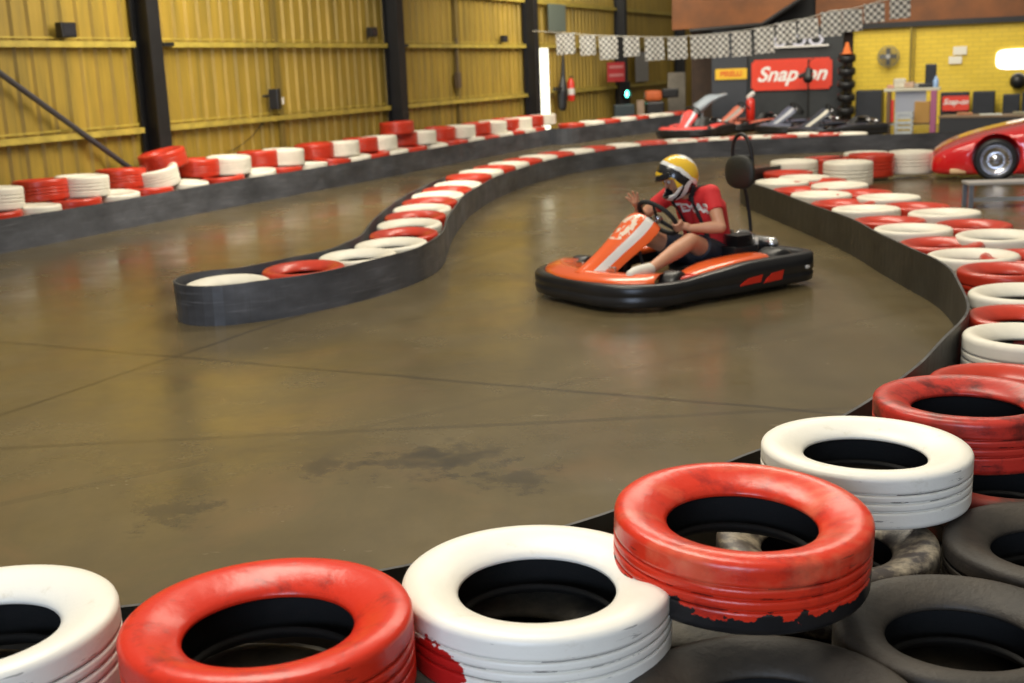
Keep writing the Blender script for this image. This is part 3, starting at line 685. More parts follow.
    # side pods
    for s in (-1, 1):
        bm = bmesh.new(); rows = []
        for x, z, a, b in ((.36, .15, .42, .54), (.28, .20, .38, .58), (.10, .245, .36, .60), (-.15, .262, .36, .60), (-.38, .262, .37, .59), (-.50, .255, .39, .57)):
            rows.append([bm.verts.new((x, s*b, z-.07)), bm.verts.new((x, s*b, z-.02)), bm.verts.new((x, s*(b-.03), z)), bm.verts.new((x, s*(a+.05), z+.008)), bm.verts.new((x, s*a, z-.01)), bm.verts.new((x, s*a, z-.07))])
        for p_, q_ in zip(rows, rows[1:]):
            for j in range(6): bm.faces.new((p_[j], q_[j], q_[(j+1) % 6], p_[(j+1) % 6]))
        bm.faces.new(rows[0]); bm.faces.new(rows[-1])
        subsurf(fin('side_pod', bm, body, k, True), 1)
        bm = bmesh.new(); box(bm, (.30, s*.50, .145), (.20, .16, .11), 0, .03); o = fin('pod_nose', bm, tank, k, True); o['label'] = 'bright red block at the front of the side pod'
    # wheels
    def wheel(x, y, rad, wd, steer=0):
        prf = [(rad*.50, -wd/2), (rad*.86, -wd/2), (rad*.97, -wd*.40), (rad, -wd*.2), (rad, wd*.2), (rad*.97, wd*.40), (rad*.86, wd/2), (rad*.50, wd/2)]
        Mw = Matrix.Translation((x, y, rad+.003)) @ Matrix.Rotation(steer, 4, 'Z') @ Matrix.Rotation(math.pi/2, 4, 'X')
        bm = bmesh.new(); lathe(bm, prf, 28, M=Mw); wo = fin('wheel', bm, M_black, k, True)
        bm = bmesh.new(); lathe(bm, [(.012, -wd*.30), (rad*.46, -wd*.34), (rad*.52, -wd*.46), (rad*.52, wd*.46), (rad*.46, wd*.34), (.012, wd*.30)], 24, M=Mw); fin('rim', bm, M_grey, wo, True)
    wheel(.40, .50, .118, .13, .35); wheel(.40, -.50, .118, .13, .35); wheel(-.60, .47, .138, .20); wheel(-.60, -.47, .138, .20)
    # steering wheel, column, pedals
    sc = Vector((.085, 0, .525)); nrm = Vector((-.74, 0, .67)).normalized(); uu = Vector((.67, 0, .74)).normalized(); vv = Vector((0, 1, 0)); rr_ = .165; st_ = .35
    ring = [sc+(uu*math.cos(t*2*math.pi/36)+vv*math.sin(t*2*math.pi/36))*rr_ for t in range(36)]
    bm = bmesh.new(); tube(bm, ring, .017, 10, closed=True); sw = fin('steering_wheel', bm, M_blackmatt, k, True)
    for a in (st_, st_+2.1, st_-2.1):
        bm = bmesh.new(); dd = uu*math.cos(a)+vv*math.sin(a); tube(bm, [sc-nrm*.012+dd*.02, sc+dd*rr_], [.016, .012], 8, 'flat', flat=(1, .5)); fin('spoke', bm, M_blackmatt, sw, True)
    bm = bmesh.new(); tube(bm, [sc-nrm*.03, sc+nrm*.006], .035, 16, 'flat'); fin('hub', bm, M_chrome, sw, True)
    bm = bmesh.new(); tube(bm, [sc-nrm*.02, (.42, 0, .26), (.60, .03, .10)], .013, 10); fin('steering_column', bm, M_chrome, k, True)
    bm = bmesh.new(); tube(bm, [(.30, .14, .06), (.33, .05, .37), (.33, -.05, .37), (.30, -.14, .06)], .012, 8); fin('column_support', bm, M_steel_dark, k, True)
    for s in (-1, 1):
        bm = bmesh.new(); tube(bm, [(.62, s*.17, .06), (.68, s*.17, .16), (.66, s*.17, .24)], .008, 8); box(bm, (.665, s*.18, .235), (.016, .075, .05), 0, .004); fin('pedal', bm, M_chrome, k)
    # fuel tank between the legs
    bm = bmesh.new(); box(bm, (.17, 0, .13), (.24, .18, .15), 0, .04); o = fin('fuel_tank', bm, mat('tan_plastic_tank', (.42, .30, .13), .4), k, True)
    # seat: bucket shell
    bm = bmesh.new(); rows = []
    for x, z, hw_, dp in ((-.02, .135, .16, .045), (-.12, .095, .18, .07), (-.26, .075, .19, .10), (-.40, .095, .19, .12), (-.49, .18, .19, .12), (-.545, .30, .19, .10), (-.575, .38, .17, .06)):
        back = z > .15 and x < -.45
        rows.append([bm.verts.new((x+(dp*abs(u)**2.2 if back else 0), u*hw_, z+(0 if back else dp*abs(u)**2.2))) for u in (-1, -.75, -.4, 0, .4, .75, 1)])
    for a, b in zip(rows, rows[1:]):
        for j in range(6): bm.faces.new((a[j], a[j+1], b[j+1], b[j]))
    o = fin('seat', bm, M_black, k, True); so = o.modifiers.new('s', 'SOLIDIFY'); so.thickness = .014; subsurf(o, 1)
    # engine behind and beside the seat
    en = bmesh.new(); box(en, (-.42, .30, .20), (.24, .15, .20), 0, .012)
    for j in range(6): box(en, (-.42, .30, .31+j*.013), (.17, .15, .005), 0)
    box(en, (-.66, .14, .25), (.20, .22, .10), 0, .02); ee = fin('engine', en, mat('oily_dark_metal', (.03, .03, .032), .45, .6), k)
    bm = bmesh.new(); tube(bm, catmull([(-.40, .24, .33), (-.52, .20, .37), (-.64, .18, .35), (-.74, .10, .29), (-.80, -.05, .26)], 4), .020, 10); fin('exhaust_pipe', bm, M_chrome, ee, True)
    bm = bmesh.new(); tube(bm, [(-.76, .30, .27), (-.76, .02, .27)], .05, 14); fin('muffler', bm, M_chrome, ee, True)
    bm = bmesh.new(); tube(bm, [(-.56, .30, .26), (-.56, .30, .33)], .04, 12, 'flat'); fin('filler_cap', bm, M_kwhite, ee, True)
    bm = bmesh.new(); box(bm, (-.70, -.22, .22), (.18, .26, .14), 0, .03); fin('battery_box', bm, M_black, ee)
    # rear roll hoop with padded headrest
    if not detail: return k
    bm = bmesh.new()
    hp = [(-.86, -.02, .20), (-.86, -.02, .36), (-.82, -.015, .56), (-.76, 0.0, .72)]
    tube(bm, catmull(hp, 5), .014, 8)
    hoop = [(-.76, .10, .74), (-.755, .10, .86), (-.745, .092, .96), (-.74, .060, 1.035), (-.74, 0, 1.065), (-.74, -.060, 1.035), (-.745, -.092, .96), (-.755, -.10, .86), (-.76, -.10, .74)]
    tube(bm, catmull(hoop, 4), .014, 8); tube(bm, [(-.755, .10, .90), (-.755, -.10, .90)], .012, 8)
    fin('roll_hoop', bm, M_steel_dark, k, True)
    bm = bmesh.new(); vs = bmesh.ops.create_uvsphere(bm, u_segments=28, v_segments=16, radius=1)['verts']
    for v in vs:
        c_ = v.co; e_ = 2.6; r_ = (abs(c_.y)**e_+abs(c_.z)**e_)**(1/e_); q_ = math.sqrt(c_.y**2+c_.z**2) or 1
        f_ = q_/r_ if r_ > 1e-6 else 1
        v.co = Vector((-.725+c_.x*.045, c_.y*.150*f_, .785+c_.z*.125*f_))
    o = fin('headrest', bm, mat('dark_olive_vinyl', (.016, .017, .012), .55, bump=.2), k, True)
    return k
kart = make_kart('orange and black racing kart with a driver, turning in the middle of the track')
kart.matrix_world = KM
# belts over the driver are parts of the kart
def kpart(name, bm, m, sm=True): return fin(name, bm, m, kart, sm)
# ------------------------------------------------------------ DRIVER
drv = empty('person', (0, 0, 0), 0, 'kart driver in a red T-shirt, dark shorts and yellow helmet, both hands on the wheel', 'person'); drv.matrix_world = KM
def skin_mat(name, a, b): return mat(name, a, .5, c2=b, nscale=8)
M_skin = skin_mat('tanned_skin', (.60, .31, .19), (.52, .25, .145))
def fused(name, bm, m, parent, voxel=.006, sm=4):
    bmesh.ops.recalc_face_normals(bm, faces=bm.faces)
    me = bpy.data.meshes.new(name); bm.to_mesh(me); bm.free(); t = bpy.data.objects.new(name, me); col.objects.link(t)
    r = t.modifiers.new('r', 'REMESH'); r.mode = 'VOXEL'; r.voxel_size = voxel; s = t.modifiers.new('s', 'SMOOTH'); s.iterations = sm; s.factor = .5
    dg = bpy.context.evaluated_depsgraph_get(); me2 = bpy.data.meshes.new_from_object(t.evaluated_get(dg)); bpy.data.objects.remove(t)
    me2.name = name; me2.materials.clear(); return link(name, me2, m, parent, True)
V = Vector
shL, elL, wrL = V((-.25, .185, .675)), V((-.20, .335, .455)), V((-.03, .21, .455))
shR, elR, wrR = V((-.21, -.19, .655)), V((-.03, -.34, .49)), V((.085, -.215, .585))
hipL, knL, anL = V((-.38, .11, .20)), V((.03, .27, .375)), V((.475, .345, .235))
hipR, knR, anR = V((-.38, -.10, .20)), V((.06, -.20, .37)), V((.46, -.22, .165))
bm = bmesh.new()
T8 = dict(seg=18)
def limb(bm, a, b, ra, rb_, mid=None, **k):
    pts = [a.lerp(b, t) for t in (0, .15, .35, .6, .85, 1)]
    ms = [ra+(rb_-ra)*t for t in (0, .15, .35, .6, .85, 1)]
    if mid: ms[2] += mid; ms[1] += mid*.6; ms[3] += mid*.4
    tube(bm, pts, ms, **T8)
# torso
for s in (-1, 1):
    tube(bm, [V((-.40, s*.075, .20)), V((-.40, s*.07, .30)), V((-.37, s*.07, .43)), V((-.32, s*.085, .56)), V((-.26, s*.10, .635))], [.105, .10, .10, .105, .075], **T8)
tube(bm, [V((-.24, 0, .63)), V((-.18, 0, .70)), V((-.12, .0, .76))], [.075, .058, .055], **T8)
limb(bm, shL, elL, .055, .040, .006); limb(bm, elL, wrL, .042, .027, .007)
limb(bm, shR, elR, .055, .040, .006); limb(bm, elR, wrR, .042, .027, .007)
tube(bm, [V((-.25, .09, .64)), shL], [.07, .058], **T8); tube(bm, [V((-.23, -.09, .63)), shR], [.07, .058], **T8)
limb(bm, hipL, knL, .092, .058, .004); limb(bm, knL, anL, .056, .036, .010)
limb(bm, hipR, knR, .092, .058, .004); limb(bm, knR, anR, .056, .036, .010)
for an, s in ((anL, 1), (anR, -1)):
    tube(bm, [an, an+V((.05, .010*s, .0)), an+V((.15, .03*s, .0))], [.036, .035, .03], **T8)
# head (inside the helmet) with face
HC = V((-.095, .0, .805)); HF = V((.82, -.26, -.50)).normalized(); HS = V((0, 0, 1)).cross(HF).normalized(); HU = HF.cross(HS).normalized()
def hp_(f, s, u): return HC+HF*f+HS*s+HU*u
HMX = Matrix((( HF.x, HS.x, HU.x, HC.x), (HF.y, HS.y, HU.y, HC.y), (HF.z, HS.z, HU.z, HC.z), (0, 0, 0, 1)))
tube(bm, [hp_(-.01, 0, .03), hp_(.02, 0, -.04)], [.085, .070], **T8)
tube(bm, [hp_(.092, 0, .012), hp_(.108, 0, -.018)], [.009, .015], seg=10)          # nose
tube(bm, [hp_(.080, -.022, -.052), hp_(.084, .022, -.052)], [.010, .010], seg=8)    # lips
tube(bm, [hp_(.045, 0, -.09), hp_(.06, 0, -.085)], [.03, .026], seg=12)             # chin
for s in (-1, 1): tube(bm, [hp_(.075, s*.045, .028), hp_(.085, s*.015, .030)], [.010, .009], seg=8); tube(bm, [hp_(0, s*.084, .01), hp_(0, s*.088, -.02)], [.016, .012], seg=8)
# left hand closed round the rim
SC = V((.085, 0, .525)); SU = V((.67, 0, .74)).normalized(); SV = V((0, 1, 0)); SN = V((-.74, 0, .67)).normalized()
def rim(a): return SC+(SU*math.cos(a)+SV*math.sin(a))*.165
def rtan(a): return (-SU*math.sin(a)+SV*math.cos(a))
def grip(a0, wrist, fscale=1):
    rp_ = rim(a0); tt = rtan(a0); od_ = (rp_-SC).normalized()
    palm = rp_+od_*.022+SN*.018
    tube(bm, [wrist, wrist.lerp(palm, .45), palm+tt*.012], [.026, .030, .026], seg=14, flat=(1, .8))
    tube(bm, [palm-tt*.028, palm+tt*.030], [.020, .020], seg=12)
    for i, (o_, ln) in enumerate(((.034, .95), (.012, 1.0), (-.011, .97), (-.033, .85))):
        c_ = rim(a0)+tt*o_; pts = []
        for th in (35, 0, -40, -85, -135, -185):
            t_ = R(th)*ln+R(35)*(1-ln); pts.append(c_+(od_*math.cos(t_)*1+SN*math.sin(t_)*1)*.0265)
        tube(bm, [palm+tt*o_*.9]+pts, [.012, .0112, .0108, .0104, .0100, .0094, .0085], seg=10)
    th0 = palm+tt*.030
    tube(bm, [palm+tt*.012-od_*.004, th0-od_*.008+SN*.008, rim(a0)+tt*.050+SN*.026-od_*.004, rim(a0)+tt*.062+SN*.020-od_*.018], [.015, .013, .0115, .0095], seg=10)
grip(R(112), wrL)
# right hand: open, fingers fanned up behind the rim, thumb hooked on it
pR = V((.160, -.155, .630)); wR = wrR
tube(bm, [wR, wR.lerp(pR, .5), pR], [.026, .032, .030], seg=14, flat=(.7, 1.15))
fd = [(V((.20, .30, .93)), V((0.012, .030, .012))), (V((.32, .12, .94)), V((.014, .010, .014))), (V((.48, -.08, .87)), V((.014, -.012, .010))), (V((.62, -.26, .74)), V((.012, -.032, .002)))]
for i, (d_, o_) in enumerate(fd):
    d_ = d_.normalized(); ln = (.068, .076, .070, .056)[i]; b_ = pR+o_
    bend = V((.25, 0, -.35))
    p1 = b_+d_*ln*.45; p2 = p1+(d_+bend*.35).normalized()*ln*.32; p3 = p2+(d_+bend*.8).normalized()*ln*.28
    tube(bm, [pR+o_*.3, b_, p1, p2, p3], [.013, .0108, .0100, .0094, .0082], seg=10)
tube(bm, [wR.lerp(pR, .55)+V((0, .02, 0)), pR+V((-.015, .050, -.012)), pR+V((-.012, .075, .006)), pR+V((-.002, .088, .022))], [.015, .0125, .0110, .0092], seg=10)
body = fused('body', bm, M_skin, drv, .0048, 3)
for s in (-1, 1):
    bm = bmesh.new(); vs = bmesh.ops.create_uvsphere(bm, u_segments=14, v_segments=10, radius=.0125)['verts']
    bmesh.ops.transform(bm, matrix=Matrix.Translation(hp_(.083, s*.031, .010)), verts=vs); ey = fin('eye', bm, mat('eye_white', (.8, .78, .74), .3), body, True)
    bm = bmesh.new(); vs = bmesh.ops.create_uvsphere(bm, u_segments=12, v_segments=8, radius=.006)['verts']
    bmesh.ops.transform(bm, matrix=Matrix.Translation(hp_(.0925, s*.031, .008)), verts=vs); fin('iris', bm, mat('brown_iris', (.03, .015, .008), .2), ey, True)
# shirt
bm = bmesh.new(); k_ = .014
for s in (-1, 1):
    tube(bm, [V((-.40, s*.075, .235)), V((-.40, s*.072, .31)), V((-.37, s*.072, .43)), V((-.325, s*.088, .56)), V((-.265, s*.10, .635))], [.118, .120, .124, .128, .092], seg=18, caps='round')
tube(bm, [V((-.255, 0, .62)), V((-.205, 0, .68))], [.098, .080], seg=18, caps='flat')
tube(bm, [V((-.25, .09, .635)), shL], [.083, .072], **T8); tube(bm, [V((-.23, -.09, .63)), shR], [.083, .072], **T8)
tube(bm, [shL, shL.lerp(elL, .25), shL.lerp(elL, .52)], [.070, .067, .063], seg=18, caps='flat'); tube(bm, [shR, shR.lerp(elR, .25), shR.lerp(elR, .52)], [.070, .067, .063], seg=18, caps='flat')
M_shirt = mat('red_cotton', (.66, .022, .026), .75, var=.12, nscale=4, bump=.4, bscale=9)
shirt = fused('t_shirt', bm, M_shirt, body, .0060, 3)
# shorts
bm = bmesh.new()
for a, b in ((hipL, knL), (hipR, knR)):
    tube(bm, [a+V((-.02, 0, .0)), a.lerp(b, .3), a.lerp(b, .66)], [.112, .103, .090], seg=18, caps='flat')
tube(bm, [V((-.40, -.08, .21)), V((-.40, .08, .21))], [.115, .115], **T8); tube(bm, [V((-.39, 0, .2)), V((-.28, 0, .22))], [.10, .09], **T8)
fused('shorts', bm, mat('navy_shorts', (.018, .022, .035), .8, bump=.3, bscale=12), body, .007, 3)
# white socks and trainers
for an, s in ((anL, 1), (anR, -1)):
    bm = bmesh.new(); tube(bm, [an+V((-.02, 0, .012)), an+V((.015, 0, -.005))], [.042, .044], seg=14, caps='flat')
    tube(bm, [an+V((.0, 0, -.0)), an+V((.07, .015*s, .0)), an+V((.15, .03*s, .0)), an+V((.20, .04*s, -.005))], [.043, .046, .042, .032], seg=14, flat=(1.05, 1.0))
    sh = fused('shoe', bm, mat('white_trainer', (.74, .71, .62), .6, var=.15), body, .006, 2)
# shirt lettering, pressed on to the chest
chest_n = V((.74, .64, -.15)).normalized()
cx_ = V((-.12, .150, .55)); rt_ = V((0, 0, 1)).cross(chest_n).normalized(); up_ = chest_n.cross(rt_).normalized()
Mt = Matrix(((rt_.x, up_.x, chest_n.x, cx_.x), (rt_.y, up_.y, chest_n.y, cx_.y), (rt_.z, up_.z, chest_n.z, cx_.z), (0, 0, 0, 1)))
tx = text_mesh('shirt_lettering', 'TEXAS', .105, M_signwhite, shirt, bold=.004, extrude=0, sx=.92); tx.matrix_local = Mt @ Matrix.Translation((-.035, .0, .10)) @ Matrix.Rotation(R(10), 4, 'Z')
bm = bmesh.new(); bm.from_mesh(tx.data); bmesh.ops.triangulate(bm, faces=bm.faces); bmesh.ops.subdivide_edges(bm, edges=bm.edges, cuts=2, use_grid_fill=True); bm.to_mesh(tx.data); bm.free()
sk = tx.modifiers.new('w', 'SHRINKWRAP'); sk.target = shirt; sk.wrap_method = 'PROJECT'; sk.use_project_z = True; sk.use_negative_direction = True; sk.use_positive_direction = True; sk.offset = .005
# helmet: shell with an eye port and a chin bar
def helmet():
    bm = bmesh.new(); nu, nv = 64, 44; grid = []
    def shape(th, ph):     # th azimuth from the front, ph elevation
        ca, sa, cp, sp = math.cos(th), math.sin(th), math.cos(ph), math.sin(ph)
        x = .146*cp*ca; y = .122*cp*sa; z = .140*sp
        low = max(0, -sp)
        if ca > 0: x += .050*low**.8*ca*cp          # chin bar juts forward
        if sp < 0: z *= 1.02
        x -= .012*max(0, sp)*0
        return V((x, y, z))
    for j in range(nv+1):
        ph = R(-58)+(R(90)-R(-58))*j/nv
        grid.append([bm.verts.new(shape(2*math.pi*i/nu, ph)) for i in range(nu)])
    bmesh.ops.remove_doubles
    for j in range(nv):
        ph = R(-58)+(R(148))*(j+.5)/nv
        for i in range(nu):
            th = 2*math.pi*(i+.5)/nu; th = th-2*math.pi if th > math.pi else th
            eye = abs(th) < R(62) and R(-27) < ph < R(20) and (abs(th)/R(62))**4+((ph-R(-4))/R(25))**4 < 1.0
            if eye: continue
            bm.faces.new((grid[j][i], grid[j][(i+1) % nu], grid[j+1][(i+1) % nu], grid[j+1][i]))
    bmesh.ops.remove_doubles(bm, verts=bm.verts, dist=.0008)
    bmesh.ops.delete(bm, geom=[v for v in bm.verts if not v.link_faces], context='VERTS')
    return bm
g = G('yellow_black_white_helmet_paint', .25)
g.b.inputs['Coat Weight'].default_value = .5
x, y, z = g.xyz()[:3]; ay = g.math('ABSOLUTE', y)
Yc, Kc, Wc = (.84, .52, .03), (.012, .012, .014), (.78, .77, .74)
wv = g.math('MULTIPLY', g.math('SUBTRACT', g.noise(14, 3), .5), .035)
# diagonal bands on the side: coordinate running backward and down
dg_ = g.math('ADD', g.math('ADD', g.math('MULTIPLY', x, .62), g.math('MULTIPLY', z, .78)), wv)
c = g.mix(0.0, Yc, Yc)
back = g.math('ADD', g.math('MULTIPLY', x, .9), g.math('MULTIPLY', z, -.42)); back = g.math('ADD', back, wv)
c = g.ramp(g.math('ADD', g.math('MULTIPLY', back, 3.0), .5), [(0, Wc), (.15, Yc), (.39, Wc), (.47, Kc), (.63, Yc), (.80, Yc)], 'CONSTANT')
low = g.math('LESS_THAN', z, -.035)
cl = g.ramp(g.math('ADD', g.math('MULTIPLY', dg_, 4.0), .5), [(0, Kc), (.24, Wc), (.38, Kc), (.45, Wc), (.62, Kc)], 'CONSTANT')
c = g.mix(g.math('MULTIPLY', low, g.math('GREATER_THAN', x, -.03)), c, cl)
g.color(c)
hel = fin('helmet', helmet(), [g.m, M_blackmatt], body, True); hel.data.transform(Matrix.Identity(4)); hel.matrix_local = HMX @ Matrix.Diagonal((1.1, 1.1, 1.12, 1))
so = hel.modifiers.new('s', 'SOLIDIFY'); so.thickness = .014; so.offset = -1; so.material_offset = 1
subsurf(hel, 1); hel['label'] = 'yellow full-face helmet with black and white bands'
bm = bmesh.new()      # raised visor peak
rows = []
for j in range(5):
    ph = R(20+j*4); rows.append([bm.verts.new(V((.152*math.cos(ph)*math.cos(t), .128*math.cos(ph)*math.sin(t), .146*math.sin(ph)))) for t in [R(-64+128*i/18) for i in range(19)]])
for a, b in zip(rows, rows[1:]):
    for i in range(18): bm.faces.new((a[i], a[i+1], b[i+1], b[i]))
vz = fin('visor', bm, mat('smoked_visor', (.012, .012, .014), .12, coat=.4), hel, True); so = vz.modifiers.new('s', 'SOLIDIFY'); so.thickness = .003
bm = bmesh.new(); tube(bm, [V((-.05, -.10, -.10)), V((.0, -.02, -.155)), V((.0, .05, -.15)), V((-.03, .10, -.09))], .012, 8, flat=(1, .5)); fin('chin_strap', bm, M_fabric_black, hel, True)
# harness
def strap(pts, w_=.024, nm='seat_belt', m=M_fabric_black):
    bm = bmesh.new(); P_ = catmull([V(p) for p in pts], 6); rows = []
    cen = V((-.36, 0, .42))
    for i, p in enumerate(P_):
        t = (P_[min(i+1, len(P_)-1)]-P_[max(i-1, 0)]).normalized(); ax = V((-.40, 0, .20))+V((.19, 0, .40))*max(0, min(1, (p.z-.2)/.4)); o_ = (p-ax); o_ = (o_-t*o_.dot(t)).normalized(); s_ = t.cross(o_)*w_
        rows.append([bm.verts.new(p-s_), bm.verts.new(p+s_)])
    for a, b in zip(rows, rows[1:]): bm.faces.new((a[0], a[1], b[1], b[0]))
    o = kpart(nm, bm, m); s1_ = o.modifiers.new('w', 'SHRINKWRAP'); s1_.target = shirt; s1_.wrap_mode = 'ABOVE_SURFACE'; s1_.offset = .006
    s2_ = o.modifiers.new('s', 'SOLIDIFY'); s2_.thickness = .005; s2_.offset = 1; return o
strap([(-.28, .075, .75), (-.21, .08, .72), (-.15, .085, .65), (-.14, .10, .56), (-.19, .13, .46), (-.28, .13, .34)], .026)
strap([(-.24, -.11, .74), (-.14, -.11, .68), (-.10, -.10, .60), (-.14, -.07, .49), (-.25, -.03, .33)])
strap([(-.24, .04, .31), (-.27, .14, .29), (-.38, .20, .27), (-.46, .20, .24)], .022)
bm = bmesh.new(); tube(bm, [V((-.44, .21, .22)), V((-.50, .20, .30)), V((-.545, .18, .37))], .016, 8, flat=(.4, 1.3)); kpart('belt_tail', bm, M_fabric_black)
bm = bmesh.new(); box(bm, (-.425, .218, .315), (.030, .012, .045), 0, .004, M=None); o = kpart('buckle', bm, M_chrome)
# ------------------------------------------------------------ CAR
CW = at(995, 181.5, 0); cf = Vector((-.93, .36, 0)).normalized(); CYAW = math.atan2(cf.y, cf.x)
car = empty('race_car', CW-cf*.0, CYAW, 'glossy red low-nosed race car parked at the right edge beyond the tyres', 'car')
# local: x forward (front axle at 0), y left = toward the camera side, wheel face at y=0 -> body from y=-1.75 to .02
def car_body():
    bm = bmesh.new()
    secs = [  # x, z bottom, shoulder z, top z, half width, top half width
     (.80, .12, .22, .30, .62, .50), (.74, .07, .30, .38, .76, .62), (.60, .06, .38, .46, .84, .68), (.35, .06, .47, .56, .88, .72), (.05, .06, .545, .64, .89, .74), (-.25, .06, .58, .70, .89, .74), (-.50, .06, .60, .75, .89, .72),
     (-.85, .06, .62, 1.00, .89, .66), (-1.20, .06, .64, 1.16, .89, .60), (-1.8, .06, .66, 1.18, .90, .60), (-2.3, .06, .68, 1.02, .90, .62), (-2.8, .06, .70, .88, .89, .68), (-3.3, .08, .66, .82, .86, .68), (-3.55, .14, .60, .74, .78, .6)]
    rows = []
    for x, zb_, zs, zt_, hw_, tw in secs:
        half = [(hw_*.86, zb_), (hw_*.98, zb_+.03), (hw_, zb_+(zs-zb_)*.5), (hw_*.985, zs-.04), (hw_*.93, zs+.02), (tw, zt_-.05), (tw*.75, zt_-.01), (tw*.35, zt_)]
        rows.append([bm.verts.new((x, -.87+y, z)) for y, z in half]+[bm.verts.new((x, -.87-y, z)) for y, z in reversed(half)])
    n = len(rows[0])
    for a, b in zip(rows, rows[1:]):
        for j in range(n): bm.faces.new((a[j], a[(j+1) % n], b[(j+1) % n], b[j]))
    bm.faces.new(rows[0]); bm.faces.new(list(reversed(rows[-1]))); return bm
M_car = mat('glossy_red_car_paint', (.72, .010, .014), .18, coat=1)
cb = fin('body', car_body(), M_car, car, True); subsurf(cb, 2)
def cutter(x, r_):
    bm = bmesh.new(); tube(bm, [V((x, -.32, .30)), V((x, .3, .30))], r_, 40, 'flat'); tube(bm, [V((x, -2.1, .30)), V((x, -1.42, .30))], r_, 40, 'flat')
    o = fin('cut', bm, M_blackmatt); o.matrix_world = Matrix.Translation(car.location) @ Matrix.Rotation(CYAW, 4, 'Z'); return o
dgx = bpy.context
cuts = [cutter(0, .285), cutter(-2.65, .33)]
bpy.context.view_layer.update()
for c_ in cuts:
    b_ = cb.modifiers.new('b', 'BOOLEAN'); b_.object = c_; b_.operation = 'DIFFERENCE'; b_.solver = 'EXACT'
dg = bpy.context.evaluated_depsgraph_get(); me = bpy.data.meshes.new_from_object(cb.evaluated_get(dg)); cb.modifiers.clear(); cb.data = me; me.materials.clear(); me.materials.append(M_car)
for p in me.polygons: p.use_smooth = True; p.material_index = 0
for c_ in cuts: bpy.data.objects.remove(c_)
M_crim = mat('polished_spun_rim', (.62, .62, .66), .22, 1, var=.3, nscale=4)
for x, r_, wd in ((0, .262, .20), (-2.65, .31, .30)):
    for y in (-.105, -1.64):
        Mw = Matrix.Translation((x, y, r_+.002)) @ Matrix.Rotation(-math.pi/2 if y > -.5 else math.pi/2, 4, 'X')
        bm = bmesh.new(); lathe(bm, [(r_*.70, -wd/2), (r_*.9, -wd/2), (r_, -wd*.35), (r_, wd*.35), (r_*.9, wd/2), (r_*.71, wd/2-.004)], 48, M=Mw); wo = fin('wheel', bm, M_black, car, True)
        bm = bmesh.new(); lathe(bm, [(.001, wd*.30), (.03, wd*.30), (.04, wd*.16), (r_*.58, wd*.18), (r_*.68, wd*.44), (r_*.72, wd*.50), (r_*.72, -wd*.4), (.001, -wd*.4)], 48, closed=False, M=Mw); ri = fin('rim', bm, M_crim, wo, True); ri['label'] = 'polished metal rim'
bm = bmesh.new(); box(bm, (.44, -.045, .13), (.20, .05, .07), 0, .02); o = fin('lower_decal', bm, mat('pale_yellow_decal', (.80, .52, .28), .4), car, True); o['label'] = 'pale yellow patch low on the nose'
bm = bmesh.new(); box(bm, (-.50, .012, .13), (.30, .02, .09), 0, .006); o = fin('side_decal', bm, M_kwhite, car); o['label'] = 'white decal on the sill behind the front wheel'
bm = bmesh.new(); box(bm, (.56, -.10, .30), (.12, .06, .04), .3, .012); o = fin('lamp_decal', bm, mat('pale_pink_patch', (.75, .35, .30), .4), car, True)
bm = bmesh.new(); vs = [bm.verts.new(v) for v in ((-.53, -.22, .757), (-.53, -1.52, .757), (-1.10, -1.42, 1.125), (-1.10, -.32, 1.125))]; bm.faces.new(vs)
o = fin('windscreen', bm, mat('dark_windscreen', (.02, .02, .025), .08, coat=1), car); so = o.modifiers.new('s', 'SOLIDIFY'); so.thickness = .05; so.offset = 0
for y in (-.24, -.87, -1.50):
    bm = bmesh.new(); tube(bm, [V((-.50, y, .775)), V((-1.12, y+(.1 if y > -.5 else -.1 if y < -1 else 0)*-1, 1.16))], .016, 8); o = fin('windscreen_trim', bm, M_chrome, car, True)
# ------------------------------------------------------------ bench in front of the car
b0 = at(970, 206, 0); bt = b0.copy(); hb = .27
q1 = at(968, 182.5, hb)
be = empty('low_bench', (q1.x, q1.y, 0), R(-6), 'low grey steel bench standing on the floor in front of the race car', 'bench')
bm = bmesh.new(); box(bm, (.65, .10, hb-.015), (1.3, .30, .03), 0, .006); fin('bench_top', bm, mat('pale_grey_bench_top', (.40, .38, .37), .5), be)
for x, y in ((.03, -.02), (.03, .22), (1.27, -.02), (1.27, .22)):
    bm = bmesh.new(); box(bm, (x, y, (hb-.03)/2), (.045, .045, hb-.03), 0, .004); fin('leg', bm, mat('blue_grey_steel', (.16, .17, .21), .5), be)
bm = bmesh.new(); box(bm, (.65, -.02, .09), (1.2, .02, .04)); fin('stretcher', bm, M_grey, be)
# ------------------------------------------------------------ things on the left wall
def lamp(px, py, label, sz=.22, off=.12):
    p = lwp(px, py, off); e = empty('wall_floodlight', p, math.pi/2-PHI, label, 'lamp', 'floodlights on the ochre wall')
    bm = bmesh.new(); box(bm, (0, 0, 0), (sz, .10, sz*.72), 0, .01); fin('housing', bm, M_black, e)
    bm = bmesh.new(); tube(bm, [V((0, .05, 0)), V((0, .10, -.10))], .012, 8); fin('bracket', bm, M_black, e)
    bm = bmesh.new(); box(bm, (0, -.052, 0), (sz*.8, .006, sz*.5)); fin('lens', bm, mat('dull_lamp_glass', (.03, .03, .035), .2), e); return e
lamp(66, 30, 'small black floodlight above the upper rail, leftmost on the ochre wall', .24)
lamp(372, 32, 'small black floodlight left of the second tall column', .22)
lamp(504, 39, 'small black floodlight left of the column by the slit window', .20)
p = lwp(275, 99, .14); e = empty('wall_speaker', p, math.pi/2-PHI, 'dark loudspeaker with a white label hung on the second bay of the ochre wall', 'speaker')
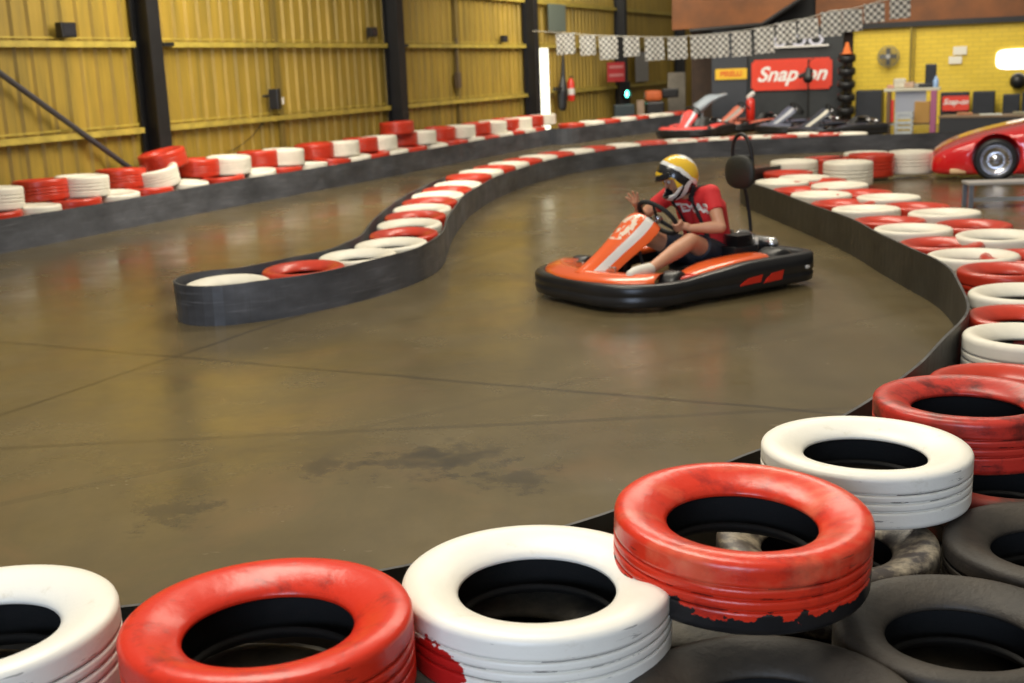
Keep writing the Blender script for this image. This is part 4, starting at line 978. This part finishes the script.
bm = bmesh.new(); box(bm, (0, 0, 0), (.17, .14, .30), .3, .015); fin('cabinet', bm, M_black, e)
bm = bmesh.new(); box(bm, (.08, -.09, -.03), (.08, .01, .10), .3); fin('label_plate', bm, M_signwhite, e)
bm = bmesh.new(); tube(bm, [V((-.22, .05, .05)), V((0, .05, .05))], .02, 8); fin('bracket', bm, M_black, e)
p = lwp(458, 80, .07); bm = bmesh.new(); box(bm, (0, 0, 0), (.14, .09, .30), 0, .01); tube(bm, [V((0, 0, .15)), V((0, 0, .8))], .018, 8); o = fin('junction_box', bm, mat('grey_brown_box', (.10, .07, .04), .6)); o.location = p; o.rotation_euler = (0, 0, math.pi/2-PHI)
tag(o, 'brown junction box with conduit on the seam of the third bay', 'electrical box')
bm = bmesh.new(); tube(bm, catmull([lwp(228, 152, .05), lwp(240, 146, .05), lwp(252, 136, .05), lwp(262, 124, .05), lwp(275, 116, .05)], 4), .006, 6); tag(fin('loose_cable', bm, M_black), 'thin black cable looping on the second bay of the ochre wall', 'cable')
# grey sheet and white panel
def lpanel(name, x0, y0, x1, y1, m, label, cat, off=.14, th=.02):
    a, b = lwp(x0, y1, off), lwp(x1, y0, off); c_ = (a+b)/2; bm = bmesh.new(); box(bm, (0, 0, 0), (abs((b-a).dot(WD)), th, abs(b.z-a.z)), 0, .003); o = fin(name, bm, m); o.location = c_; o.rotation_euler = (0, 0, math.pi/2-PHI); return tag(o, label, cat)
lpanel('wall_panel', 549, 5, 565, 31, mat('dull_green_grey_sheet', (.14, .17, .14), .5), 'grey sheet hung high right of the slit window column', 'panel')
lpanel('wall_panel', 636, 52, 648, 82, mat('pale_grey_panel', (.34, .33, .32), .5), 'upright pale grey panel between the last two wall columns', 'panel')
# fire point: extinguisher and black bag by the window
p = lwp(571, 92, .22); e = empty('fire_extinguisher', (p.x, p.y, lwp(571, 101, .22).z), math.pi/2-PHI, 'red and white fire extinguisher hung on the wall right of the slit window', 'fire extinguisher')
bm = bmesh.new(); lathe(bm, [(.0, 0), (.085, 0), (.09, .02), (.09, .42), (.06, .50), (.03, .54), (0, .54)], 20, closed=False); fin('cylinder', bm, M_kred, e, True)
bm = bmesh.new(); lathe(bm, [(.092, .15), (.092, .30)], 20, closed=False); fin('label_band', bm, M_kwhite, e, True)
bm = bmesh.new(); box(bm, (0, -.03, .57), (.03, .12, .03)); fin('handle', bm, M_black, e)
p = lwp(562, 92, .2); bm = bmesh.new(); tube(bm, [V((0, 0, -.35)), V((.02, 0, .0)), V((.10, 0, .35)), V((.14, 0, .9))], [.10, .13, .06, .02], 10); box(bm, (-.25, 0, .08), (.5, .08, .07)); o = fin('hanging_bag', bm, M_black); o.location = p; o.rotation_euler = (0, 0, math.pi/2-PHI); tag(o, 'black bag hanging from a strap beside the fire extinguisher', 'bag')
# red notice and signal light on the fourth column
p = lwp(616, 72, .45); e = empty('notice_sign', p, math.pi/2-PHI-.5, 'red notice board with pale lines on the column above the green light', 'sign')
bm = bmesh.new(); box(bm, (0, 0, 0), (.62, .02, .50), 0, .005); fin('sign_panel', bm, mat('dull_red_notice', (.42, .035, .04), .5), e)
for z in (.13, -.08):
    bm = bmesh.new(); box(bm, (0, -.014, z), (.50, .006, .07)); fin('text_band', bm, mat('pink_print', (.55, .20, .20), .5), e)
p = lwp(625, 94, .52); e = empty('signal_light', (p.x, p.y, p.z), math.pi/2-PHI-.6, 'track signal lamp glowing green on the wall column', 'signal light')
bm = bmesh.new(); box(bm, (0, .05, 0), (.36, .14, .66), 0, .03); fin('housing', bm, M_black, e)
bm = bmesh.new(); lathe(bm, [(.0, .03), (.07, .02), (.10, 0)], 24, closed=False, M=Matrix.Translation((0, -.03, .0)) @ Matrix.Rotation(math.pi/2, 4, 'X')); o = fin('green_lens', bm, mat('green_lit_lens', (.1, .8, .6), .3, emit=(.12, 1, .72), estr=9), e, True)
bm = bmesh.new(); lathe(bm, [(.12, 0), (.12, .12), (.105, .12), (.105, 0)], 20, M=Matrix.Translation((0, -.02, .0)) @ Matrix.Rotation(math.pi/2, 4, 'X'), arc=2*math.pi); fin('hood', bm, M_black, e, True)
# ------------------------------------------------------------ bunting
flags = [(565, 33, 54), (587, 35, 55), (608, 36, 59), (631, 36.5, 56), (654, 37, 60), (677, 37, 59), (700, 35, 58), (719, 33.5, 57), (741, 31, 56), (764, 27, 53), (786, 22, 43), (808, 18, 38), (831, 11, 36), (852, 9, 31), (874, 3, 22), (900, -4, 18)]
g = G('black_and_white_checks', .7)
ck = g.nt.nodes.new('ShaderNodeTexChecker'); ck.inputs['Scale'].default_value = 1; ck.inputs['Color1'].default_value = (.80, .79, .74, 1); ck.inputs['Color2'].default_value = (.17, .17, .16, 1)
g.link(g.mapping((17, 1, 17), (0, 0, 0), (.25, .4, .25)), ck.inputs['Vector']); g.color(ck.outputs['Color']); M_check = g.m
def fY(px): return 26.0-(px-555)/345*6.5
fp = []
def fdesc(i):
    d = ['starts the string by the grey wall sheet', 'hangs second from the wall end', 'hangs left of the red notice column', 'hangs right above the red notice', 'hangs over the pale grey panel', 'hangs in front of the last black column', 'hangs left of the yellow sign', 'hangs above the left end of the yellow sign', 'hangs above the right end of the yellow sign', 'hangs above the left end of the large red sign', 'hangs over the white cut-out sign, left letter', 'hangs over the white cut-out sign, right letter', 'hangs above the right end of the large red sign', 'hangs above the column of dark tyres', 'hangs just above the corner of the yellow wall', 'ends the string at the top of the view']
    return d[i]
for i, (x, y0, y1) in enumerate(flags):
    Y = fY(x); a, b = aty(x, y0, Y), aty(x, y1, Y); h_ = a.z-b.z; w_ = 19.5*Y/1200*(.85 if i == 1 or i == 3 else 1)
    fp.append(a); bm = bmesh.new(); nx, nz = 7, 7; gr = []
    for j in range(nz+1):
        gr.append([bm.verts.new(V((-w_/2+w_*k/nx, .012*math.sin(k*1.3+i)*j/nz, -h_*j/nz))) for k in range(nx+1)])
    for j in range(nz):
        for k in range(nx): bm.faces.new((gr[j][k], gr[j][k+1], gr[j+1][k+1], gr[j+1][k]))
    o = fin('checkered_flag', bm, M_check, None, False); so = o.modifiers.new('s', 'SOLIDIFY'); so.thickness = .003
    o.location = a-Vector((0, 0, .008)); o.rotation_euler = (0, R(-2), math.atan2(-6.5, 6.0)*.55)
    tag(o, 'checkered flag that '+fdesc(i), 'flag', 'checkered flags on the bunting string')
bm = bmesh.new(); tube(bm, [aty(533, 31, 26.3)]+fp+[aty(960, -30, 18.6)], .008, 6); tag(fin('bunting_string', bm, mat('pale_cord', (.5, .48, .42), .7), None, True), 'pale cord carrying the checkered flags across the hall', 'string')
# ------------------------------------------------------------ things at the back
def at_bk(px, py_base): return at(px, py_base, 0)
def bobj(name, bm, m, p, label, cat, group=None, sm=False, yaw=None):
    o = fin(name, bm, m, None, sm); o.location = p; o.rotation_euler = (0, 0, ROOM_YAW if yaw is None else yaw); return tag(o, label, cat, group)
# wall fan
p = bkp(888.5, 56.5, .10); e = empty('wall_fan', p, ROOM_YAW, 'round grey fan mounted on the yellow brick wall', 'fan')
TX = Matrix.Rotation(math.pi/2, 4, 'X')
bm = bmesh.new()
for r_, z_ in ((.235, 0), (.235, .05), (.19, .09), (.13, .11), (.07, .12)): tube(bm, [TX @ V((r_*math.cos(t*math.pi/12), r_*math.sin(t*math.pi/12), z_)) for t in range(24)], .008, 6, closed=True)
for k_ in range(20): a = k_*math.pi/10; tube(bm, [TX @ V((.06*math.cos(a), .06*math.sin(a), .12)), TX @ V((.15*math.cos(a), .15*math.sin(a), .10)), TX @ V((.235*math.cos(a), .235*math.sin(a), .04))], .004, 5)
fin('cage', bm, mat('grey_fan_wire', (.20, .20, .19), .5), e)
for k_ in range(4):
    bm = bmesh.new(); box(bm, (.10, 0, 0), (.17, .10, .008), 0, 0, M=TX @ Matrix.Rotation(k_*math.pi/2, 4, 'Z') @ Matrix.Translation((0, 0, .05)) @ Matrix.Rotation(.4, 4, 'X')); fin('blade', bm, mat('dark_grey_blade', (.11, .11, .11), .5), e)
bm = bmesh.new(); tube(bm, [TX @ V((0, 0, -.04)), TX @ V((0, 0, .12))], .05, 16, 'flat'); fin('hub', bm, mat('pale_hub', (.45, .45, .42), .5), e)
# downpipe, papers
bm = bmesh.new(); tube(bm, [V((0, 0, .95)), V((0, 0, 2.2))], .03, 8); tube(bm, [V((.07, 0, .95)), V((.07, 0, 2.2))], .014, 8); q = bkp(911, 50, .08); bobj('wall_conduit', bm, mat('olive_pipe', (.30, .23, .05), .6), Vector((q.x, q.y, 0)), 'thin painted conduit running down the yellow brick wall', 'pipe')
for (x0, y0, x1, y1), lab in (((953, 46, 967, 55), 'upper white paper notice pinned on the yellow wall'), ((948.5, 56, 962, 64), 'lower white paper notice pinned on the yellow wall')):
    a, b = bkp(x0, y1, .03), bkp(x1, y0, .03); bm = bmesh.new(); box(bm, (0, 0, 0), (abs((b-a).dot(BD)), .006, b.z-a.z)); bobj('paper_notice', bm, mat('paper', (.88, .85, .72), .7), (a+b)/2, lab, 'notice', 'paper notices on the yellow wall')
p = bkp(1018, 81, .2); bm = bmesh.new(); vs = bmesh.ops.create_uvsphere(bm, u_segments=16, v_segments=10, radius=.18)['verts']; tube(bm, [V((0, 0, 0)), V((.25, .05, -.1))], .07, 8); bobj('wall_speaker', bm, M_black, p, 'round black loudspeaker on the yellow wall at the right edge', 'speaker', sm=True)
# tower of small black kart tyres with an orange cone on top
pb = at(846, 132, 0); pb = Vector((bkp(846, 100, .95).x, bkp(846, 100, .95).y, 0))
def zat(px, py, p):   # height of a pixel at the distance of p
    d = ray(px, py); return CAMH+d.z*(p.y/d.y)
bm = bmesh.new(); tube(bm, [V((0, 0, 0)), V((0, 0, zat(846, 48, pb))) ], .03, 8, 'flat'); box(bm, (0, 0, .02), (.5, .5, .04)); bobj('tyre_stand', bm, M_steel_dark, pb, 'dark upright stand holding small kart tyres beside the yellow wall', 'stand')
zs_ = [zat(846, y, pb) for y in (110, 97, 84, 71, 58)]
for i, z in enumerate(zs_):
    bm = bmesh.new(); lathe(bm, [(.08, -.07), (.17, -.08), (.20, -.05), (.20, .05), (.17, .08), (.08, .07)], 24)
    o = bobj('slick_tyre', bm, M_black, Vector((pb.x, pb.y, z)), 'small black kart tyre on the stand by the yellow wall, %s from the bottom' % ords[i], 'tyre', 'kart tyres on the stand', True)
    o.rotation_euler = (.25, 0, 0)
bm = bmesh.new(); lathe(bm, [(.15, 0), (.15, .02), (.10, .02), (.03, .26), (0, .26), (0, .255), (.02, .25), (.09, 0)], 20, closed=True); bobj('traffic_cone', bm, mat('orange_cone', (.80, .20, .05), .5), Vector((pb.x, pb.y, zs_[-1]+.085)), 'orange cone on top of the kart tyre stand', 'cone', sm=True)
# dark wrapped box beside it
def bbx(name, x0, x1, ytop, ybot, depth, m, label, cat, off=.6, bev=.02, group=None, z0=None):
    a = bkp(x0, 100, off); b = bkp(x1, 100, off); c_ = (a+b)/2; W__ = abs((b-a).dot(BD)); xm = (x0+x1)/2; zt_ = zat(xm, ytop, c_); zb2 = 0 if z0 is None else zat(xm, z0, c_)
    bm = bmesh.new(); box(bm, (0, 0, (zt_-zb2)/2), (W__, depth, zt_-zb2), 0, bev); o = bobj(name, bm, m, Vector((c_.x, c_.y, zb2)), label, cat, group); return o
M_dbox = mat('blue_black_cabinet', (.022, .025, .032), .5, var=.3)
def fmat(n, c_): return mat(n, c_, .6, var=.25, nscale=6)
bbx('tool_cabinet', 857, 883, 90, 130, .5, M_dbox, 'low black cabinet between the tyre stand and the counter', 'cabinet', .5)
bbx('tool_cabinet', 941, 969, 92, 128, .45, M_dbox, 'dark cabinet behind the small red sign', 'cabinet', .45)
e, W_, H_ = sign('shop_sign', 942, 95.5, 969.5, 111, .75, M_signred, 'small red sign with white lettering right of the counter', .02)
text_mesh('lettering', 'Snap-on', .17, M_signwhite, e, shear=.35, bold=.004, M=Matrix.Translation((0, -.02, .03)) @ UP, sx=.95)
bbx('tool_cabinet', 973, 995, 91, 128, .45, M_dbox, 'dark square cabinet in front of the yellow wall right of the small red sign', 'cabinet', .5)
bbx('tool_cabinet', 1003, 1020, 94, 128, .45, M_dbox, 'dark narrow cabinet close to the right edge under the glaring opening', 'cabinet', .5)
bbx('tool_cabinet', 1022, 1050, 92, 128, .45, M_dbox, 'dark cabinet cut off by the right edge', 'cabinet', .5)
# long low table with papers
def table(p0, p1, h_, dp, label, skirt):
    d = (p1-p0); L_ = d.length; c_ = (p0+p1)/2; e = empty('low_table', Vector((c_.x, c_.y, 0)), math.atan2(d.y, d.x), label, 'table')
    bm = bmesh.new(); box(bm, (0, 0, h_-.02), (L_, dp, .04), 0, .005); fin('table_top', bm, mat('brown_board', (.20, .14, .09), .6), e)
    bm = bmesh.new(); box(bm, (0, -dp/2+.03, (h_-.04)/2), (L_-.04, .03, h_-.04)); fin('front_skirt', bm, skirt, e)
    for x in (-L_/2+.05, L_/2-.05):
        bm = bmesh.new(); box(bm, (x, dp/2-.05, (h_-.04)/2), (.05, .05, h_-.04)); fin('leg', bm, M_steel_dark, e)
    return e
t0, t1 = at(941, 132, 0), at(1030, 131, 0); t1.y = t0.y-.9
tb = table(t0, t1, .34, .7, 'long low black-fronted table of papers behind the race car', mat('black_skirt', (.022, .024, .03), .6))
tdir = (t1-t0).normalized()
for i, (x, w_, c_, lab) in enumerate(((.45, .30, (.45, .20, .10), 'brown bundle at the left end of the low table'), (.95, .42, (.74, .78, .72), 'white sheet of paper lying on the low table'), (1.55, .35, (.33, .30, .2), 'drab folded cloth in the middle of the low table'), (2.0, .3, (.55, .20, .10), 'orange-brown bundle at the right end of the low table'))):
    q = t0+tdir*x; bm = bmesh.new(); box(bm, (0, 0, .025 if i != 1 else .008), (w_, .3, .05 if i != 1 else .016), .2, .012 if i != 1 else .002)
    o = fin('paper_sheet' if i == 1 else 'folded_bundle', bm, fmat('bundle_colour', c_)); o.location = (q.x, q.y, .34); o.rotation_euler = (0, 0, math.atan2(tdir.y, tdir.x)); tag(o, lab, 'paper' if i == 1 else 'bundle')
# counter
ca_, cb_ = at(886, 133, 0), at(935, 132, 0); cb_.y = ca_.y-.35; d = (cb_-ca_); L_ = d.length; cc = (ca_+cb_)/2; CYa = math.atan2(d.y, d.x); hc = zat(910, 88, cc)
e = empty('service_counter', Vector((cc.x, cc.y, 0)), CYa, 'silver-fronted counter with a pale top in front of the yellow wall', 'counter')
bm = bmesh.new(); box(bm, (0, .15, hc-.03), (L_+.12, .62, .06), 0, .01); fin('counter_top', bm, mat('pale_worktop', (.52, .50, .40), .5), e)
bm = bmesh.new(); box(bm, (-.02, -.05, hc*.62), (L_*.62, .03, hc*.64)); fin('front_panel', bm, mat('brushed_silver_sheet', (.36, .38, .43), .4, .3), e)
bm = bmesh.new(); box(bm, (L_*.44, 0, hc*.5-.03), (L_*.12, .40, hc-.06), 0, .01); fin('end_post', bm, mat('mauve_post', (.34, .10, .20), .6), e)
bm = bmesh.new(); box(bm, (-L_*.46, .05, hc*.5-.03), (.08, .40, hc-.06), 0, .01); fin('end_post', bm, mat('brown_post', (.14, .08, .04), .6), e)
bm = bmesh.new(); box(bm, (-L_*.38, -.02, hc*.5), (.06, .20, hc*.5), 0, .01); fin('side_strip', bm, M_kred, e)
bm = bmesh.new(); box(bm, (0, .15, .18), (L_*.9, .5, .03)); fin('shelf', bm, M_grey, e)
CMX = Matrix.Translation((cc.x, cc.y, 0)) @ Matrix.Rotation(CYa, 4, 'Z')
def onc(x, y=0.1, z=None): return CMX @ V((x, y, hc if z is None else z))
def cput(name, bm, m, x, label, cat, y=.1, z=None, sm=False, yw=0): o = fin(name, bm, m, None, sm); o.location = onc(x, y, z); o.rotation_euler = (0, 0, CYa+yw); return tag(o, label, cat)
bm = bmesh.new(); box(bm, (0, 0, .24), (.22, .14, .46), 0, .02); box(bm, (-.06, 0, .04), (.34, .2, .08), 0, .01); cput('cash_register', bm, M_black, L_*.36, 'tall black till standing on the right of the counter', 'till')
bm = bmesh.new(); lathe(bm, [(0, 0), (.05, 0), (.055, .02), (.055, .15), (.02, .20), (.02, .23), (0, .23)], 18, closed=False); cput('water_bottle', bm, mat('pale_blue_plastic', (.30, .45, .72), .25), L_*.47, 'pale blue bottle at the right end of the counter', 'bottle', -.04, sm=True)
bm = bmesh.new(); box(bm, (0, 0, .10), (.24, .18, .20), .2, .04); cput('paper_bag', bm, fmat('cream_bag', (.66, .62, .50)), -L_*.26, 'cream bag on the left part of the counter', 'bag')
bm = bmesh.new(); box(bm, (0, 0, .06), (.20, .2, .12), -.2, .03); cput('cardboard_tray', bm, fmat('pinkish_card', (.50, .34, .24)), -L_*.05, 'pinkish brown tray in the middle of the counter', 'tray')
bm = bmesh.new(); box(bm, (0, 0, .045), (.26, .16, .09), .4, .03); cput('cloth_heap', bm, fmat('grey_cloth', (.40, .38, .34)), L_*.15, 'grey cloth heap beside the black till', 'cloth')
bm = bmesh.new(); box(bm, (0, 0, .035), (.16, .14, .07), .1, .02); cput('small_parcel', bm, fmat('dull_pink', (.55, .28, .20)), -L_*.43, 'small reddish parcel at the left end of the counter', 'box')
bm = bmesh.new(); box(bm, (0, 0, .22), (.30, .25, .44), 0, .012); cput('cardboard_box', bm, mat('brown_cardboard', (.40, .22, .055), .7, var=.1), L_*.22, 'brown cardboard box standing below the right of the counter', 'box', -.10, .195)
# white slatted crate before the counter
bm = bmesh.new()
for z in (.03, .13, .23, .33, .42):
    for s in (-1, 1): box(bm, (0, s*.13, z), (.34, .012, .045)); box(bm, (s*.165, 0, z), (.012, .26, .045))
for sx_ in (-1, 1):
    for sy_ in (-1, 1): box(bm, (sx_*.155, sy_*.12, .22), (.03, .03, .44))
box(bm, (0, 0, .01), (.33, .25, .02)); q = onc(-L_*.12, -.42, 0); bobj('plastic_crate', bm, mat('pale_grey_crate', (.50, .54, .56), .5, var=.3, nscale=20), q, 'pale grey slatted crate on the floor in front of the counter', 'crate')
# umbrella-like black stand before the large red sign
q = bkp(808, 100, 1.0); bz_ = lambda y: zat(808, y, q)
bm = bmesh.new(); tube(bm, [V((0, 0, .02)), V((0, 0, bz_(60)))], .02, 8); box(bm, (0, 0, .015), (.4, .4, .03), 0, .01)
tube(bm, [V((0, 0, bz_(70))), V((.0, -.05, bz_(78)))], [.07, .12], 12); tube(bm, [V((-.18, 0, bz_(76))), V((.06, 0, bz_(71)))], .05, 8)
tube(bm, [V((0, 0, bz_(62))), V((.22, 0, bz_(55)))], .008, 6)
bobj('pole_stand', bm, M_black, Vector((q.x, q.y, 0)), 'thin black pole stand with a dark lamp head in front of the large red sign', 'stand')
# red extinguisher with white head
q = bkp(750.5, 100, 1.2); e = empty('fire_extinguisher', Vector((q.x, q.y, 0)), ROOM_YAW, 'red canister with a white head standing left of the large red sign', 'fire extinguisher')
zz = zat(750, 92, q)
bm = bmesh.new(); lathe(bm, [(0, 0), (.10, 0), (.10, zz-.2), (.06, zz-.14), (0, zz-.13)], 18, closed=False); fin('cylinder', bm, M_kred, e, True)
bm = bmesh.new(); tube(bm, [V((-.04, 0, zz-.12)), V((.05, 0, zz-.04))], .06, 12); fin('valve_head', bm, M_kwhite, e, True)
# things by the wall columns
def gbox(name, x0, x1, y0, y1, Y, m, label, cat, dp=.4, bev=.03, onfloor=True):
    c_ = aty((x0+x1)/2, (y0+y1)/2, Y); a, b = aty(x0, y1, Y), aty(x1, y0, Y); zt_ = b.z; zb_ = 0 if onfloor else a.z
    bm = bmesh.new(); box(bm, (0, 0, (zt_-zb_)/2), (abs(b.x-a.x), dp, zt_-zb_), 0, bev); o = fin(name, bm, m); o.location = (c_.x, c_.y, zb_); return tag(o, label, cat)
gbox('oil_drum', 645, 661, 90, 101, 31.5, fmat('orange_drum', (.62, .13, .03)), 'orange drum lid showing behind the far tyres', 'drum', .5, .08, False)
gbox('rubbish_bin', 646, 663, 101, 118, 31.3, M_black, 'black bin below the orange drum behind the far tyres', 'bin', .6, .05)
gbox('upright_sheet', 668, 685, 72, 112, 32.5, fmat('cream_grey_sheet', (.30, .27, .22)), 'cream-grey upright sheet leaning by the last black column', 'panel', .08, .01)
gbox('upright_sheet', 694, 708, 74, 112, 33.5, fmat('drab_sheet', (.085, .075, .055)), 'drab brown sheet in the dark gap left of the slate boards', 'panel', .08, .01)
gbox('upright_sheet', 637, 644, 100, 118, 30.8, fmat('tan_board', (.33, .23, .16)), 'small tan board beside the green signal column', 'panel', .08, .01)
gbox('tool_cabinet', 614, 634, 104, 122, 30.6, mat('dark_teal_box', (.02, .035, .04), .5), 'dark teal cabinet under the green signal lamp', 'cabinet', .4)
gbox('black_case', 662, 678, 88, 98, 31.6, M_black, 'black case resting beside the orange drum', 'case', .3, .04, False)
# parked karts behind the far belts, and a dark seat
k2 = make_kart('red and white kart parked behind the far grey belt', mat('pinkish_red_plastic', (.78, .08, .07), .3), mat('icy_white_plastic', (.70, .80, .88), .3), M_kwhite, False, None)
k2.matrix_world = Matrix.Translation(at(704, 141, 0)+V((.1, 1.9, 0))) @ Matrix.Rotation(R(238), 4, 'Z')
k3 = make_kart('salmon red kart parked below the left end of the large red sign', mat('salmon_plastic', (.55, .16, .10), .4), mat('dusty_plastic', (.30, .28, .24), .5), M_kred, False, None)
k3.matrix_world = Matrix.Translation(at(746, 131, 0)+V((0.1, .35, 0))) @ Matrix.Rotation(R(205), 4, 'Z')
k4 = make_kart('blue-grey kart parked below the middle of the large red sign', mat('slate_plastic', (.10, .11, .16), .4), mat('light_grey_plastic', (.42, .43, .46), .5), M_grey, False, None)
k4.matrix_world = Matrix.Translation(at(790, 132, 0)+V((.15, -.3, 0))) @ Matrix.Rotation(R(200), 4, 'Z')
k5 = make_kart('dark kart with pale rails parked below the tyre stand', mat('black_blue_plastic', (.03, .035, .05), .4), mat('cream_plastic', (.55, .52, .42), .5), M_black, False, None)
k5.matrix_world = Matrix.Translation(at(846, 134.5, 0)+V((-.3, -.3, 0))) @ Matrix.Rotation(R(195), 4, 'Z')
# grey kart shell leaning up
q = aty(706, 103, 28.8); bm = bmesh.new(); rows = []
for x, z, hw_ in ((-.28, -.16, .16), (-.18, -.12, .17), (-.02, .0, .17), (.10, .08, .12), (.28, .14, .05), (.46, .19, .03)):
    rows.append([bm.verts.new(V((x, u*.3, z+hw_*(1-abs(u)**2)))) for u in (-1, -.6, -.2, .2, .6, 1)]+[bm.verts.new(V((x, u*.3, z-hw_*(1-abs(u)**2)*.9))) for u in (.6, .2, -.2, -.6)])
for a, b in zip(rows, rows[1:]):
    for j in range(10): bm.faces.new((a[j], b[j], b[(j+1) % 10], a[(j+1) % 10]))
bm.faces.new(rows[0]); bm.faces.new(rows[-1]); tube(bm, [V((-.1, 0, -.1)), V((-.1, 0, -q.z))], .03, 8); box(bm, (-.1, 0, -q.z+.02), (.4, .4, .04))
o = fin('kart_fairing', bm, mat('light_blue_grey_shell', (.36, .41, .46), .4), None, True); o.location = q; tag(o, 'pale grey kart fairing held up on a stand left of the slate board', 'kart fairing')
